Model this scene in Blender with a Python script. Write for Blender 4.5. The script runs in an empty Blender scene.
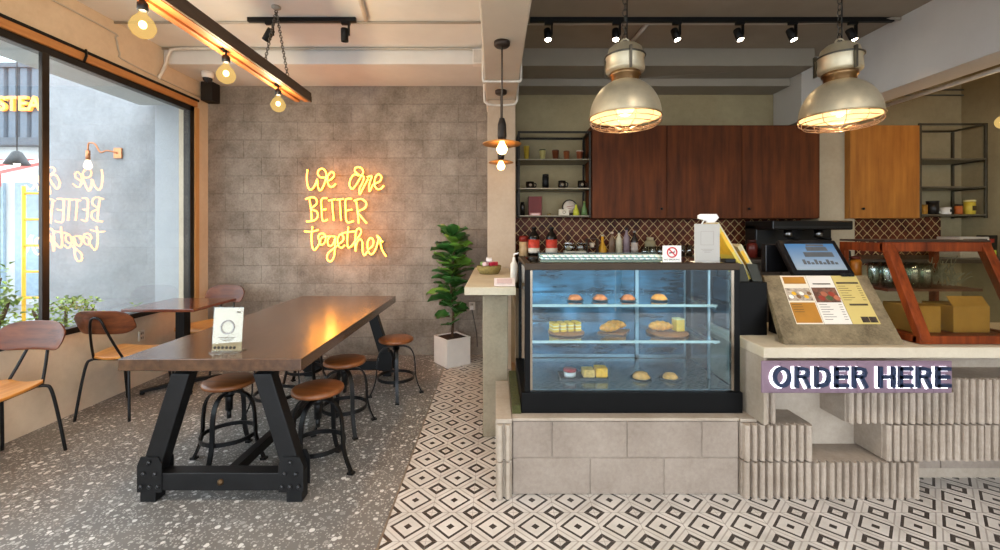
import bpy, bmesh, math, random
from mathutils import Vector, Matrix
random.seed(7)
PI = math.pi
sc = bpy.context.scene
COL = sc.collection
CH = 1.394                       # camera height
def W(px, py, Y):                # a point of the photograph at depth Y
    return Vector(((px-495)*Y/435, Y, CH+(230-py)*Y/435))
def X(px, Y): return (px-495)*Y/435
def Z(py, Y): return CH+(230-py)*Y/435

# ------------------------------------------------------------------ materials
def lin(h):
    h = h.lstrip('#'); o = []
    for i in (0, 2, 4):
        c = int(h[i:i+2], 16)/255
        o.append(c/12.92 if c <= .04045 else ((c+.055)/1.055)**2.4)
    return (*o, 1)
class NT:
    def __init__(s, name):
        s.m = bpy.data.materials.new(name); s.m.use_nodes = True
        s.t = s.m.node_tree; s.b = s.t.nodes['Principled BSDF']
        s.tc = s.t.nodes.new('ShaderNodeTexCoord')
    def n(s, typ, **k):
        nd = s.t.nodes.new(typ)
        for a, v in k.items():
            if a.startswith('i_'):
                nd.inputs[a[2:].replace('_', ' ')].default_value = v
            else: setattr(nd, a, v)
        return nd
    def l(s, a, b): s.t.links.new(a, b)
    def math(s, op, a, b=None, c=None):
        nd = s.t.nodes.new('ShaderNodeMath'); nd.operation = op
        for i, v in enumerate((a, b, c)):
            if v is None: continue
            if isinstance(v, (int, float)): nd.inputs[i].default_value = v
            else: s.l(v, nd.inputs[i])
        return nd.outputs[0]
    def mix(s, f, a, b):
        nd = s.t.nodes.new('ShaderNodeMix'); nd.data_type = 'RGBA'
        for i, v in ((0, f), (6, a), (7, b)):
            if isinstance(v, (int, float)): nd.inputs[i].default_value = v
            elif isinstance(v, tuple): nd.inputs[i].default_value = v
            else: s.l(v, nd.inputs[i])
        return nd.outputs[2]
    def ramp(s, f, stops):
        nd = s.t.nodes.new('ShaderNodeValToRGB'); e = nd.color_ramp.elements
        while len(e) < len(stops): e.new(.5)
        for q, (p, c) in zip(e, stops): q.position = p; q.color = c
        s.l(f, nd.inputs[0]); return nd.outputs[0]
    def coord(s, scale=(1, 1, 1), rot=(0, 0, 0), loc=(0, 0, 0)):
        mp = s.n('ShaderNodeMapping'); mp.inputs['Scale'].default_value = scale
        mp.inputs['Rotation'].default_value = rot; mp.inputs['Location'].default_value = loc
        s.l(s.tc.outputs['Object'], mp.inputs[0]); return mp.outputs[0]
    def noise(s, vec, scale, detail=4, rough=.6, out='Fac'):
        nd = s.n('ShaderNodeTexNoise'); nd.inputs['Scale'].default_value = scale
        nd.inputs['Detail'].default_value = detail; nd.inputs['Roughness'].default_value = rough
        s.l(vec, nd.inputs['Vector']); return nd.outputs[out]
    def bump(s, h, strength=.3, dist=.01):
        nd = s.n('ShaderNodeBump'); nd.inputs['Strength'].default_value = strength
        nd.inputs['Distance'].default_value = dist
        s.l(h, nd.inputs['Height']); s.l(nd.outputs[0], s.b.inputs['Normal'])
    def set(s, **k):
        for a, v in k.items(): s.b.inputs[a.replace('_', ' ')].default_value = v
        return s
MC = {}
def M(col, rough=.5, metal=0, var=.12, sc_=12, bump=0, coat=0, spec=.32):
    """plain material with slight procedural variation"""
    key = (col, rough, metal, var, sc_, bump, coat)
    if key in MC: return MC[key]
    t = NT('mat_'+col.strip('#')); c = lin(col)
    f = t.noise(t.coord(), sc_)
    d = tuple(x*(1-var) for x in c[:3])+(1,); e = tuple(min(1, x*(1+var)) for x in c[:3])+(1,)
    t.l(t.ramp(f, [(.3, d), (.7, e)]), t.b.inputs['Base Color'])
    t.set(Roughness=rough, Metallic=metal)
    t.b.inputs['Specular IOR Level'].default_value = spec
    if coat: t.b.inputs['Coat Weight'].default_value = coat; t.b.inputs['Coat Roughness'].default_value = .12
    if bump: t.bump(t.noise(t.coord(), sc_*4), bump, .004)
    MC[key] = t.m; return t.m
def wood(a, b, rough=.4, scale=3, axis=0, coat=0, contrast=(.3, .7), spec=.5):
    key = ('w', a, b, rough, scale, axis, coat)
    if key in MC: return MC[key]
    t = NT('wood_'+a.strip('#'))
    s = [14, 14, 14]; s[axis] = 1.2
    v = t.coord(tuple(x*scale/3 for x in s))
    f = t.noise(v, 2.2, 6, .62); g = t.noise(t.coord(), 1.4*scale, 3)
    fac = t.math('ADD', t.math('MULTIPLY', f, .75), t.math('MULTIPLY', g, .25))
    t.l(t.ramp(fac, [(contrast[0], lin(a)), (contrast[1], lin(b))]), t.b.inputs['Base Color'])
    t.set(Roughness=rough); t.b.inputs['Specular IOR Level'].default_value = spec
    if coat: t.b.inputs['Coat Weight'].default_value = coat; t.b.inputs['Coat Roughness'].default_value = .17
    t.bump(f, .12, .003)
    MC[key] = t.m; return t.m
def concrete(a, b, scale=2.5, rough=.85, bump=.35, rot=None, blocks=None, speck=.0):
    t = NT('concrete_'+a.strip('#'))
    v = t.coord()
    f1 = t.noise(v, scale, 8, .65); f2 = t.noise(v, scale*14, 4, .7)
    fac = t.math('ADD', t.math('MULTIPLY', f1, .7), t.math('MULTIPLY', f2, .3))
    colr = t.ramp(fac, [(.32, lin(a)), (.66, lin(b))])
    h = fac
    if blocks:
        axes, bw, bh, mort, dark = blocks
        sep = t.n('ShaderNodeSeparateXYZ'); t.l(t.tc.outputs['Object'], sep.inputs[0])
        cmb = t.n('ShaderNodeCombineXYZ'); t.l(sep.outputs[axes[0]], cmb.inputs[0]); t.l(sep.outputs[axes[1]], cmb.inputs[1])
        br = t.n('ShaderNodeTexBrick'); t.l(cmb.outputs[0], br.inputs['Vector'])
        br.inputs['Scale'].default_value = 1; br.inputs['Brick Width'].default_value = bw; br.inputs['Row Height'].default_value = bh
        br.inputs['Mortar Size'].default_value = mort; br.inputs['Mortar Smooth'].default_value = .4
        br.inputs['Color1'].default_value = (1, 1, 1, 1); br.inputs['Color2'].default_value = (.88, .88, .88, 1); br.inputs['Mortar'].default_value = (dark, dark, dark, 1)
        mx = t.n('ShaderNodeMix'); mx.data_type = 'RGBA'; mx.blend_type = 'MULTIPLY'; mx.inputs[0].default_value = 1
        t.l(colr, mx.inputs[6]); t.l(br.outputs['Color'], mx.inputs[7]); colr = mx.outputs[2]
        h = t.math('SUBTRACT', fac, t.math('MULTIPLY', br.outputs['Fac'], .8))
    t.l(colr, t.b.inputs['Base Color']); t.set(Roughness=rough)
    t.b.inputs['Specular IOR Level'].default_value = .35
    t.bump(h, bump, .012)
    return t.m
def glow(col, strength, base=None):
    t = NT('glow_'+col.strip('#')); t.set(Base_Color=lin(base or col), Roughness=.3)
    t.b.inputs['Emission Color'].default_value = lin(col); t.b.inputs['Emission Strength'].default_value = strength
    return t.m
def glass(name, tint='#ffffff', rough=0.0, refl=1.0, alpha_mix=.08):
    """thin architectural pane: transparent with Fresnel mirror reflection"""
    m = bpy.data.materials.new(name); m.use_nodes = True; t = m.node_tree; t.nodes.clear()
    o = t.nodes.new('ShaderNodeOutputMaterial'); mx = t.nodes.new('ShaderNodeMixShader')
    tr = t.nodes.new('ShaderNodeBsdfTransparent'); gl = t.nodes.new('ShaderNodeBsdfGlossy')
    ge = t.nodes.new('ShaderNodeNewGeometry'); dt = t.nodes.new('ShaderNodeVectorMath'); dt.operation = 'DOT_PRODUCT'
    t.links.new(ge.outputs['Normal'], dt.inputs[0]); t.links.new(ge.outputs['Incoming'], dt.inputs[1])
    def mm(op, a, b=None):
        q = t.nodes.new('ShaderNodeMath'); q.operation = op
        for i, v in enumerate((a, b)):
            if v is None: continue
            if isinstance(v, (int, float)): q.inputs[i].default_value = v
            else: t.links.new(v, q.inputs[i])
        return q.outputs[0]
    c = mm('ABSOLUTE', dt.outputs['Value']); fo = mm('ADD', mm('MULTIPLY', mm('POWER', mm('SUBTRACT', 1, c), 5), .96), .04)
    mu = t.nodes.new('ShaderNodeMath'); mu.operation = 'MULTIPLY_ADD'; mu.inputs[1].default_value = refl; mu.inputs[2].default_value = alpha_mix; mu.use_clamp = True
    tr.inputs[0].default_value = lin(tint); gl.inputs['Roughness'].default_value = rough; gl.inputs[0].default_value = (1, 1, 1, 1)
    t.links.new(fo, mu.inputs[0]); t.links.new(mu.outputs[0], mx.inputs[0])
    t.links.new(tr.outputs[0], mx.inputs[1]); t.links.new(gl.outputs[0], mx.inputs[2]); t.links.new(mx.outputs[0], o.inputs[0])
    return m

# ------------------------------------------------------------------ mesh builder
class MB:
    def __init__(s): s.v = []; s.f = []; s.sm = []; s.mi = []; s.cur = 0
    def mat(s, i): s.cur = i; return s
    def add(s, vs, fs, smooth=False):
        o = len(s.v); s.v += [tuple(v) for v in vs]
        for f in fs: s.f.append([i+o for i in f]); s.sm.append(smooth); s.mi.append(s.cur)
        return s
    def box(s, x0, x1, y0, y1, z0, z1, mtx=None):
        x0, x1 = sorted((x0, x1)); y0, y1 = sorted((y0, y1)); z0, z1 = sorted((z0, z1))
        v = [Vector(p) for p in ((x0, y0, z0), (x1, y0, z0), (x1, y1, z0), (x0, y1, z0), (x0, y0, z1), (x1, y0, z1), (x1, y1, z1), (x0, y1, z1))]
        if mtx is not None: v = [mtx @ p for p in v]
        return s.add(v, [(0, 3, 2, 1), (4, 5, 6, 7), (0, 1, 5, 4), (1, 2, 6, 5), (2, 3, 7, 6), (3, 0, 4, 7)])
    def cbox(s, c, d, mtx=None):
        return s.box(c[0]-d[0]/2, c[0]+d[0]/2, c[1]-d[1]/2, c[1]+d[1]/2, c[2]-d[2]/2, c[2]+d[2]/2, mtx)
    def bar(s, a, b, w, h, up=(0, 0, 1)):
        a, b = Vector(a), Vector(b); d = b-a; L = d.length; d.normalize(); u = Vector(up)
        r = d.cross(u)
        if r.length < 1e-4: r = d.cross(Vector((0, 1, 0)))
        r.normalize(); u = r.cross(d)
        m = Matrix((( r.x, d.x, u.x, a.x), (r.y, d.y, u.y, a.y), (r.z, d.z, u.z, a.z), (0, 0, 0, 1)))
        return s.box(-w/2, w/2, 0, L, -h/2, h/2, m)
    def prism(s, pts, a, b, axis=1, smooth=False):
        """outline pts (2-D) swept along an axis from a to b"""
        def P(p, q): return {0: (q, p[0], p[1]), 1: (p[0], q, p[1]), 2: (p[0], p[1], q)}[axis]
        n = len(pts); v = [P(p, a) for p in pts]+[P(p, b) for p in pts]
        f = [tuple(range(n)), tuple(range(2*n-1, n-1, -1))]
        s.add(v, f); s.add(v, [(i, i+n, (i+1) % n+n, (i+1) % n) for i in range(n)], smooth); return s
    def tube(s, pts, r, n=8, closed=False, flat=None, caps=True):
        """round (or flat = (w, h)) section along a path; r may be a list"""
        P = [Vector(p) for p in pts]; k = len(P); rings = []
        T = []
        for i in range(k):
            a = P[i-1] if (i > 0 or closed) else P[i]; b = P[(i+1) % k] if (i < k-1 or closed) else P[i]
            T.append((b-a).normalized())
        nrm = T[0].orthogonal().normalized()
        if abs(T[0].z) < .9: nrm = (Vector((0, 0, 1))-T[0]*T[0].z).normalized()
        for i in range(k):
            nrm = (nrm-T[i]*nrm.dot(T[i])).normalized(); bi = T[i].cross(nrm)
            R = r[i] if isinstance(r, (list, tuple)) else r
            for j in range(n):
                a = 2*PI*j/n
                if flat: q = nrm*flat[1]/2*(1 if math.cos(a+PI/n) > 0 else -1)+bi*flat[0]/2*(1 if math.sin(a+PI/n) > 0 else -1)
                else: q = (nrm*math.cos(a)+bi*math.sin(a))*R
                rings.append(P[i]+q)
        f = []
        for i in range(k if closed else k-1):
            for j in range(n):
                A = i*n+j; B = i*n+(j+1) % n; C = ((i+1) % k)*n+(j+1) % n; D = ((i+1) % k)*n+j
                f.append((A, B, C, D))
        s.add(rings, f, not flat)
        if caps and not closed:
            s.add(rings[:n], [tuple(range(n-1, -1, -1))]); s.add(rings[-n:], [tuple(range(n))])
        return s
    def cyl(s, c, r, z0, z1, n=24, r2=None):
        return s.lathe([(0, z0), (r, z0), (r if r2 is None else r2, z1), (0, z1)], c, n, sharp=True)
    def lathe(s, prof, c=(0, 0, 0), n=24, sharp=False, mtx=None):
        v = []; f = []
        for (r, z) in prof:
            for j in range(n):
                a = 2*PI*j/n; p = Vector((r*math.cos(a), r*math.sin(a), z))
                if mtx is not None: p = mtx @ p
                v.append((p.x+c[0], p.y+c[1], p.z+(c[2] if len(c) > 2 else 0)))
        if sharp:
            for i in range(len(prof)-1):
                seg = v[i*n:(i+2)*n]
                s.add(seg, [(j, (j+1) % n, n+(j+1) % n, n+j) for j in range(n)], abs(prof[i][1]-prof[i+1][1]) > 1e-6)
        else:
            for i in range(len(prof)-1):
                for j in range(n): f.append((i*n+j, i*n+(j+1) % n, (i+1)*n+(j+1) % n, (i+1)*n+j))
            s.add(v, f, True)
        return s
    def torus(s, c, R, r, n=32, m=8, mtx=None, flat=None):
        pts = []
        for i in range(n):
            a = 2*PI*i/n; p = Vector((R*math.cos(a), R*math.sin(a), 0))
            if mtx is not None: p = mtx @ p
            pts.append(p+Vector(c))
        return s.tube(pts, r, m, closed=True, flat=flat)
    def ball(s, c, r, n=16, m=10, sq=(1, 1, 1)):
        v = []; f = []
        for i in range(m+1):
            t = PI*i/m
            for j in range(n):
                a = 2*PI*j/n; v.append((c[0]+r*sq[0]*math.sin(t)*math.cos(a), c[1]+r*sq[1]*math.sin(t)*math.sin(a), c[2]+r*sq[2]*math.cos(t)))
        for i in range(m):
            for j in range(n): f.append((i*n+j, (i+1)*n+j, (i+1)*n+(j+1) % n, i*n+(j+1) % n))
        return s.add(v, f, True)
    def build(s, name, mats, parent=None, bevel=0, seg=2, loc=None):
        me = bpy.data.meshes.new(name); me.from_pydata(s.v, [], s.f)
        for p, sm, mi in zip(me.polygons, s.sm, s.mi): p.use_smooth = sm; p.material_index = mi
        for m in (mats if isinstance(mats, (list, tuple)) else [mats]): me.materials.append(m)
        bm = bmesh.new(); bm.from_mesh(me)
        bmesh.ops.remove_doubles(bm, verts=bm.verts, dist=1e-5)
        bmesh.ops.dissolve_degenerate(bm, edges=bm.edges, dist=1e-6)
        bmesh.ops.recalc_face_normals(bm, faces=bm.faces); bm.to_mesh(me); bm.free()
        o = bpy.data.objects.new(name, me); COL.objects.link(o)
        if parent: o.parent = parent
        if loc: o.location = loc
        if bevel:
            b = o.modifiers.new('b', 'BEVEL'); b.width = bevel; b.segments = seg; b.limit_method = 'ANGLE'; b.angle_limit = math.radians(40)
        return o
def tag(o, label, cat, group=None, kind=None):
    if label: o['label'] = label
    if cat: o['category'] = cat
    if group: o['group'] = group
    if kind: o['kind'] = kind
    return o
def thing(name, label, cat, loc=(0, 0, 0), rz=0, group=None):
    o = bpy.data.objects.new(name, None); COL.objects.link(o); o.empty_display_size = .05
    o.location = loc; o.rotation_euler = (0, 0, rz); return tag(o, label, cat, group)
def struct(o): o['kind'] = 'structure'; return o
def kids(o): return [c for c in COL.objects if c.parent == o]
def dup(o, loc=None, rz=None, label=None, parent=None):
    c = o.copy(); COL.objects.link(c)
    if parent: c.parent = parent
    if loc is not None: c.location = loc
    if rz is not None: c.rotation_euler = (0, 0, rz)
    if label: c['label'] = label
    for k in kids(o): dup(k, parent=c)
    return c
def rot(axis, deg): return Matrix.Rotation(math.radians(deg), 4, axis)
def T(x, y, z): return Matrix.Translation((x, y, z))
def smooth_path(pts, k=6, closed=False):
    P = [Vector(p) for p in pts]; out = []; n = len(P)
    for i in range(n-1):
        p0 = P[max(i-1, 0)]; p1 = P[i]; p2 = P[i+1]; p3 = P[min(i+2, n-1)]
        for j in range(k):
            t = j/k
            out.append(.5*((2*p1)+(-p0+p2)*t+(2*p0-5*p1+4*p2-p3)*t*t+(-p0+3*p1-3*p2+p3)*t**3))
    out.append(P[-1]); return out
GLYPH = {'E': (.74, [[(.1, 0), (.1, 1)], [(0, .1), (.70, .1)], [(0, .51), (.65, .51)], [(0, .9), (.69, .9)]]),
 'H': (.84, [[(.1, 0), (.1, 1)], [(.72, 0), (.72, 1)], [(.1, .51), (.72, .51)]]),
 'D': (.83, [[(.1, 0), (.1, 1)], 'S', [(.1, .9), (.36, .9), (.56, .84), (.67, .68), (.70, .5), (.67, .32), (.56, .16), (.36, .1), (.1, .1)]]),
 'R': (.83, [[(.1, 0), (.1, 1)], 'S', [(.1, .9), (.42, .9), (.58, .865), (.63, .72), (.58, .575), (.42, .53), (.1, .53)], [(.38, .53), (.50, .40), (.70, -.0)]]),
 'O': (.93, [[(.44+.345*math.cos(a*PI/14), .5+.41*math.sin(a*PI/14)) for a in range(29)]])}
def block_letters(b, text, xa, xb, za, zb, y, depth, s=.2, gap=.11, word=.32):
    tot = sum((GLYPH[c][0]+gap) if c != ' ' else word for c in text)-gap; kx = (xb-xa)/tot; kz = zb-za; x = 0
    for c in text:
        if c == ' ': x += word; continue
        w_, st_ = GLYPH[c]
        for p in st_:
            if p == 'S': continue
            n = len(p); L = []; Rr = []
            for i in range(n):
                closed = p[0] == p[-1] or (abs(p[0][0]-p[-1][0]) < 1e-6 and abs(p[0][1]-p[-1][1]) < 1e-6)
                a = Vector(p[i-1] if i else (p[-2] if closed else p[0])); d = Vector(p[i+1] if i < n-1 else (p[1] if closed else p[-1]))
                t_ = (d-a).normalized(); q = Vector((-t_.y, t_.x))*s/2; m = Vector(p[i])
                L.append(m+q); Rr.append(m-q)
            for i in range(n-1):
                quad = [L[i], L[i+1], Rr[i+1], Rr[i]]
                b.prism([(xa+(x+v.x)*kx, za+v.y*kz) for v in quad], y, y+depth, 1)
        x += w_+gap
    return b
def text_mesh(body, size, extrude, name, mat, parent=None, offset=0, align='LEFT', mtx=None, space=1.0):
    cu = bpy.data.curves.new('t', 'FONT'); cu.body = body; cu.size = size; cu.extrude = extrude; cu.offset = offset; cu.align_x = align; cu.space_character = space
    cu.resolution_u = 4
    tmp = bpy.data.objects.new('t', cu); COL.objects.link(tmp); bpy.context.view_layer.update()
    me = bpy.data.meshes.new_from_object(tmp.evaluated_get(bpy.context.evaluated_depsgraph_get()))
    bpy.data.objects.remove(tmp); bpy.data.curves.remove(cu)
    if mtx is not None: me.transform(mtx)
    me.materials.clear(); me.materials.append(mat); me.name = name
    o = bpy.data.objects.new(name, me); COL.objects.link(o)
    if parent: o.parent = parent
    return o
def light(name, typ, loc, power, col, **k):
    d = bpy.data.lights.new(name, typ); d.energy = power; d.color = lin(col)[:3]
    rotn = k.pop('rot', None)
    for a, v in k.items(): setattr(d, a, v)
    o = bpy.data.objects.new(name, d); COL.objects.link(o); o.location = loc
    if rotn: o.rotation_euler = rotn
    return o
BLACK = M('#0d0d0d', .5, 0, .2, spec=.25)
BLACKM = M('#121213', .4, .3, .2, 20, spec=.4)
STEEL = M('#8a8a88', .3, 1, .1)
WHITE = M('#e6e2dc', .5, 0, .04)
RAWB = M('#2a1c14', .5)
# ================================================================== SETTING
LX = -3.2; BY = 4.85; CZ = 3.15; FY = -2.6; RX = 5.2
# --- terrazzo floor
t = NT('terrazzo'); v = t.coord()
vo = t.n('ShaderNodeTexVoronoi'); vo.inputs['Scale'].default_value = 40; t.l(v, vo.inputs['Vector'])
vo2 = t.n('ShaderNodeTexVoronoi'); vo2.inputs['Scale'].default_value = 85; t.l(v, vo2.inputs['Vector'])
wn = t.n('ShaderNodeSeparateColor'); t.l(vo.outputs['Color'], wn.inputs[0])
wn2 = t.n('ShaderNodeSeparateColor'); t.l(vo2.outputs['Color'], wn2.inputs[0])
th = t.math('MULTIPLY', wn.outputs[0], .56); chip = t.math('LESS_THAN', vo.outputs['Distance'], th)
chip = t.math('MULTIPLY', chip, t.math('GREATER_THAN', wn.outputs[1], .3))
chip2 = t.math('MULTIPLY', t.math('LESS_THAN', vo2.outputs['Distance'], .38), t.math('GREATER_THAN', wn2.outputs[1], .4))
base = t.ramp(t.noise(v, 1.6, 6), [(.3, lin('#5f5b57')), (.7, lin('#7b7772'))])
chipc = t.ramp(wn.outputs[2], [(0, lin('#8d8984')), (.5, lin('#b5b2ad')), (1, lin('#d8d5d0'))])
c1 = t.mix(chip2, base, lin('#a8a49e')); c2 = t.mix(chip, c1, chipc)
t.l(c2, t.b.inputs['Base Color']); t.set(Roughness=.42); TERR = t.m
# --- patterned cement tile, 20 cm, big diamond on every corner and small one in each middle
t = NT('cement_tile'); sep = t.n('ShaderNodeSeparateXYZ'); t.l(t.tc.outputs['Object'], sep.inputs[0])
def cell(o, off):
    a = t.math('DIVIDE', t.math('SUBTRACT', o, off), .2)
    return t.math('ABSOLUTE', t.math('SUBTRACT', t.math('FRACT', t.math('ADD', a, .5)), .5))
u = cell(sep.outputs[0], -.010); w = cell(sep.outputs[1], .046)
D = t.math('ADD', u, w)                      # 0 at big centre, 1 at small centre
def band(a, b): return t.math('MULTIPLY', t.math('GREATER_THAN', D, a), t.math('LESS_THAN', D, b))
dark = t.math('ADD', band(-1, .10), band(.34, .425))
dark = t.math('ADD', dark, band(.735, .86))
soft = band(.555, .60)
n1 = t.noise(t.coord(), 6, 6); n2 = t.noise(t.coord(), 60, 3)
cream = t.ramp(n1, [(.3, lin('#b9b3ab')), (.7, lin('#d4cec7'))])
ink = t.ramp(n2, [(.3, lin('#2a2522')), (.7, lin('#463e3a'))])
c = t.mix(t.math('MULTIPLY', soft, .6), cream, lin('#8d8279')); c = t.mix(dark, c, ink)
grout = t.math('MAXIMUM', t.math('GREATER_THAN', u, .492), t.math('GREATER_THAN', w, .492))
c = t.mix(t.math('MULTIPLY', grout, .5), c, lin('#7b7068'))
t.l(c, t.b.inputs['Base Color']); t.set(Roughness=.42); TILE = t.m
TB = -.515
struct(MB().box(LX-.1, TB, FY, BY, -.1, 0).build('floor_terrazzo', TERR))
struct(MB().box(TB, RX, FY, BY, -.1, 0).build('floor_tile', TILE))
struct(MB().box(TB-.004, TB+.004, FY, BY, -.01, .0015).build('trim_1', M('#8d8274', .4, .6)))
# --- walls
WALLC = concrete('#65584b', '#a99c8d', 3.4, .8, .8, blocks=((0, 2), .4, .2, .004, .9))
struct(MB().box(LX-.15, 0.02, BY, BY+.15, 0, CZ).build('wall_back', WALLC))
KW = concrete('#8a7c5c', '#a59672', 1.2, .75, .15)
struct(MB().box(.02, RX, BY, BY+.15, 0, CZ).build('wall_kitchen', KW))
struct(MB().box(RX, RX+.15, FY, BY+.15, 0, CZ).build('wall_right', KW))
LWM = concrete('#c3ae94', '#dac7ae', 1.3, .8, .12)
WH, WS = 2.70, .61
lw = MB().box(LX-.15, LX, -1.2, 4.61, 0, WS).box(LX-.15, LX, -1.2, 4.61, WH+.085, CZ).box(LX-.15, LX, 4.61, BY, 0, CZ).box(LX-.15, LX, FY, -1.2, 0, CZ)
struct(lw.build('wall_left', LWM))
# storefront opening behind the viewer
fr = MB().box(LX-.15, RX+.15, FY-.15, FY, 2.75, CZ)
for x in (LX, -.5, 2.1, RX-.1): fr.box(x-.05, x+.05, FY-.12, FY-.04, 0, 2.75)
struct(fr.build('wall_front', LWM))
# --- ceilings, beams, pillar
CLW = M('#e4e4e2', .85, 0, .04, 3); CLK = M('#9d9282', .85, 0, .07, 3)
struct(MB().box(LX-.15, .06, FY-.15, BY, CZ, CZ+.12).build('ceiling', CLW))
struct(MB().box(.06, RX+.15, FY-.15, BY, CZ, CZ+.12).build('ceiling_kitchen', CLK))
struct(MB().box(LX, -.09, 4.2, BY-.001, 2.995, CZ).build('beam_back', M('#dcdad6', .85, 0, .05, 3), bevel=.006))
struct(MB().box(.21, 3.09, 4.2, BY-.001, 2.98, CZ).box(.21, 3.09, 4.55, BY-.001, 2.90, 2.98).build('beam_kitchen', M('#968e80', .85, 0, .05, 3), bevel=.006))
struct(MB().box(-.09, .21, FY, BY-.001, 2.70, CZ).build('beam_middle', M('#d2c8ba', .8, 0, .05, 3), bevel=.01))
PLM = concrete('#b09a82', '#c2ad96', 2, .8, .1)
struct(MB().box(-.075, .205, 4.35, BY-.001, 0, 2.70).build('pillar_middle', PLM, bevel=.006))
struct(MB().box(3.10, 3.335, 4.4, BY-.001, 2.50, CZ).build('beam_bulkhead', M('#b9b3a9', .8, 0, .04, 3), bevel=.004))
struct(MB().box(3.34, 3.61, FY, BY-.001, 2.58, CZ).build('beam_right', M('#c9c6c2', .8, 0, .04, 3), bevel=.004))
struct(MB().box(3.40, 3.78, 4.57, BY-.001, 1.0, 2.58).build('pillar_kitchen', concrete('#a3957c', '#b6a98f', 2, .8, .1), bevel=.004))
# plaster band over the shelves
# --- window 1: black steel frame, two lights
WF = M('#23211f', .4, .4)
Y0, Y1 = -1.2, 4.61
wf = thing('window_1', None, None); wf['kind'] = 'structure'; del_k = [wf.__delitem__(k) for k in ('label', 'category') if k in wf]
f = MB().box(LX-.06, LX+.012, Y0, Y1, WH-.055, WH).box(LX-.06, LX+.012, Y0, Y1, WS, WS+.045).box(LX-.06, LX+.012, Y1-.06, Y1, WS, WH).box(LX-.06, LX+.012, Y0, Y0+.06, WS, WH)
f.build('window_frame', WF, wf, bevel=.003)
for y in (1.4, 3.085): MB().box(LX-.012, LX+.016, y-.026, y+.026, WS+.04, WH-.05).build('mullion', M('#3b3530', .3, .7), wf, bevel=.003)
GLW = glass('window_glass', '#f4f8f8', 0, 1.5, .05)
MB().box(LX, LX+.004, Y0+.03, Y1-.03, WS+.02, WH-.03).build('pane', GLW, wf)
# orange timber trim over the window with black edge
struct(MB().box(LX, LX+.03, Y0, Y1+.03, WH, WH+.062).build('trim_2', wood('#9c6434', '#bf8850', .5, 3, 1), bevel=.003))
struct(MB().box(LX, LX+.035, Y0, Y1+.05, WH+.062, WH+.085).build('trim_3', BLACK, bevel=.003))
y = 3.35
tag(MB().tube([(LX+.036, y, WH-.01), (LX+.045, y+.01, WH+.04), (LX+.036, y+.015, WH+.09)], .008, 6).build('trim_clip', BLACK), 'small black clip holding the orange timber strip above the window', 'clip')
# jamb strip between window and back wall
struct(MB().box(LX, LX+.02, 4.615, 4.68, WS, 2.70).build('trim_4', wood('#b0834e', '#c99a62', .5, 3, 2), bevel=.003))
# backsplash: dark red fish-scale tile with cream joints
t = NT('scale_tile'); sep = t.n('ShaderNodeSeparateXYZ'); t.l(t.tc.outputs['Object'], sep.inputs[0])
s_ = .095
a = t.math('DIVIDE', sep.outputs[0], s_); bq = t.math('DIVIDE', sep.outputs[2], s_*1.1)
p1 = t.math('ABSOLUTE', t.math('SUBTRACT', t.math('FRACT', a), .5))
q1 = t.math('ABSOLUTE', t.math('SUBTRACT', t.math('FRACT', bq), .5))
def curve_d(p, q):  # rounded scale: diamond whose lower edges bulge
    return t.math('ADD', t.math('MULTIPLY', p, t.math('ADD', .75, t.math('MULTIPLY', p, .5))), q)
d1 = t.math('ABSOLUTE', t.math('SUBTRACT', curve_d(p1, q1), .5))
line = t.math('LESS_THAN', d1, .055)
# tone
vo = t.n('ShaderNodeTexVoronoi'); vo.inputs['Scale'].default_value = 16; t.l(t.coord(), vo.inputs['Vector'])
tone = t.ramp(t.noise(t.coord(), 9, 2), [(.35, lin('#3a1509')), (.65, lin('#66301a'))])
t.l(t.mix(line, tone, lin('#bfa070')), t.b.inputs['Base Color']); t.set(Roughness=.5); t.b.inputs['Specular IOR Level'].default_value = .2
t.bump(t.math('SUBTRACT', 1, line), .3, .003)
SCALE = t.m
struct(MB().box(.23, 3.395, BY-.02, BY-.001, 1.0, 1.54).box(3.785, 4.95, BY-.02, BY-.001, 1.0, 1.54).build('wall_backsplash', SCALE))

# ================================================================== OUTSIDE
EXT = concrete('#7c7c7e', '#9d9d9f', 1.8, .85, .35, blocks=((0, 2), .4, .2, .005, .92))
struct(MB().box(-5.12, LX-.16, 5.0, 5.2, -.2, 3.6).build('exterior_wall', EXT))
struct(MB().box(-3.83, -3.52, 4.9, 5.0, -.2, 3.6).build('exterior_pillar', M('#a3a5a9', .7, 0, .03)))
struct(MB().box(-4.0, LX-.15, -3, 4.9, 2.80, 2.9).build('exterior_canopy', M('#b9b9b6', .7, 0, .05)))
struct(MB().box(-40, LX-.151, -12, 40, -.3, -.2).build('exterior_ground', concrete('#8e8f90', '#a9aaab', .8)))
struct(MB().box(LX-.151, 12, -14, FY-.151, -.3, -.05).build('exterior_pavement', concrete('#3f4042', '#545557', .8)))
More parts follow.
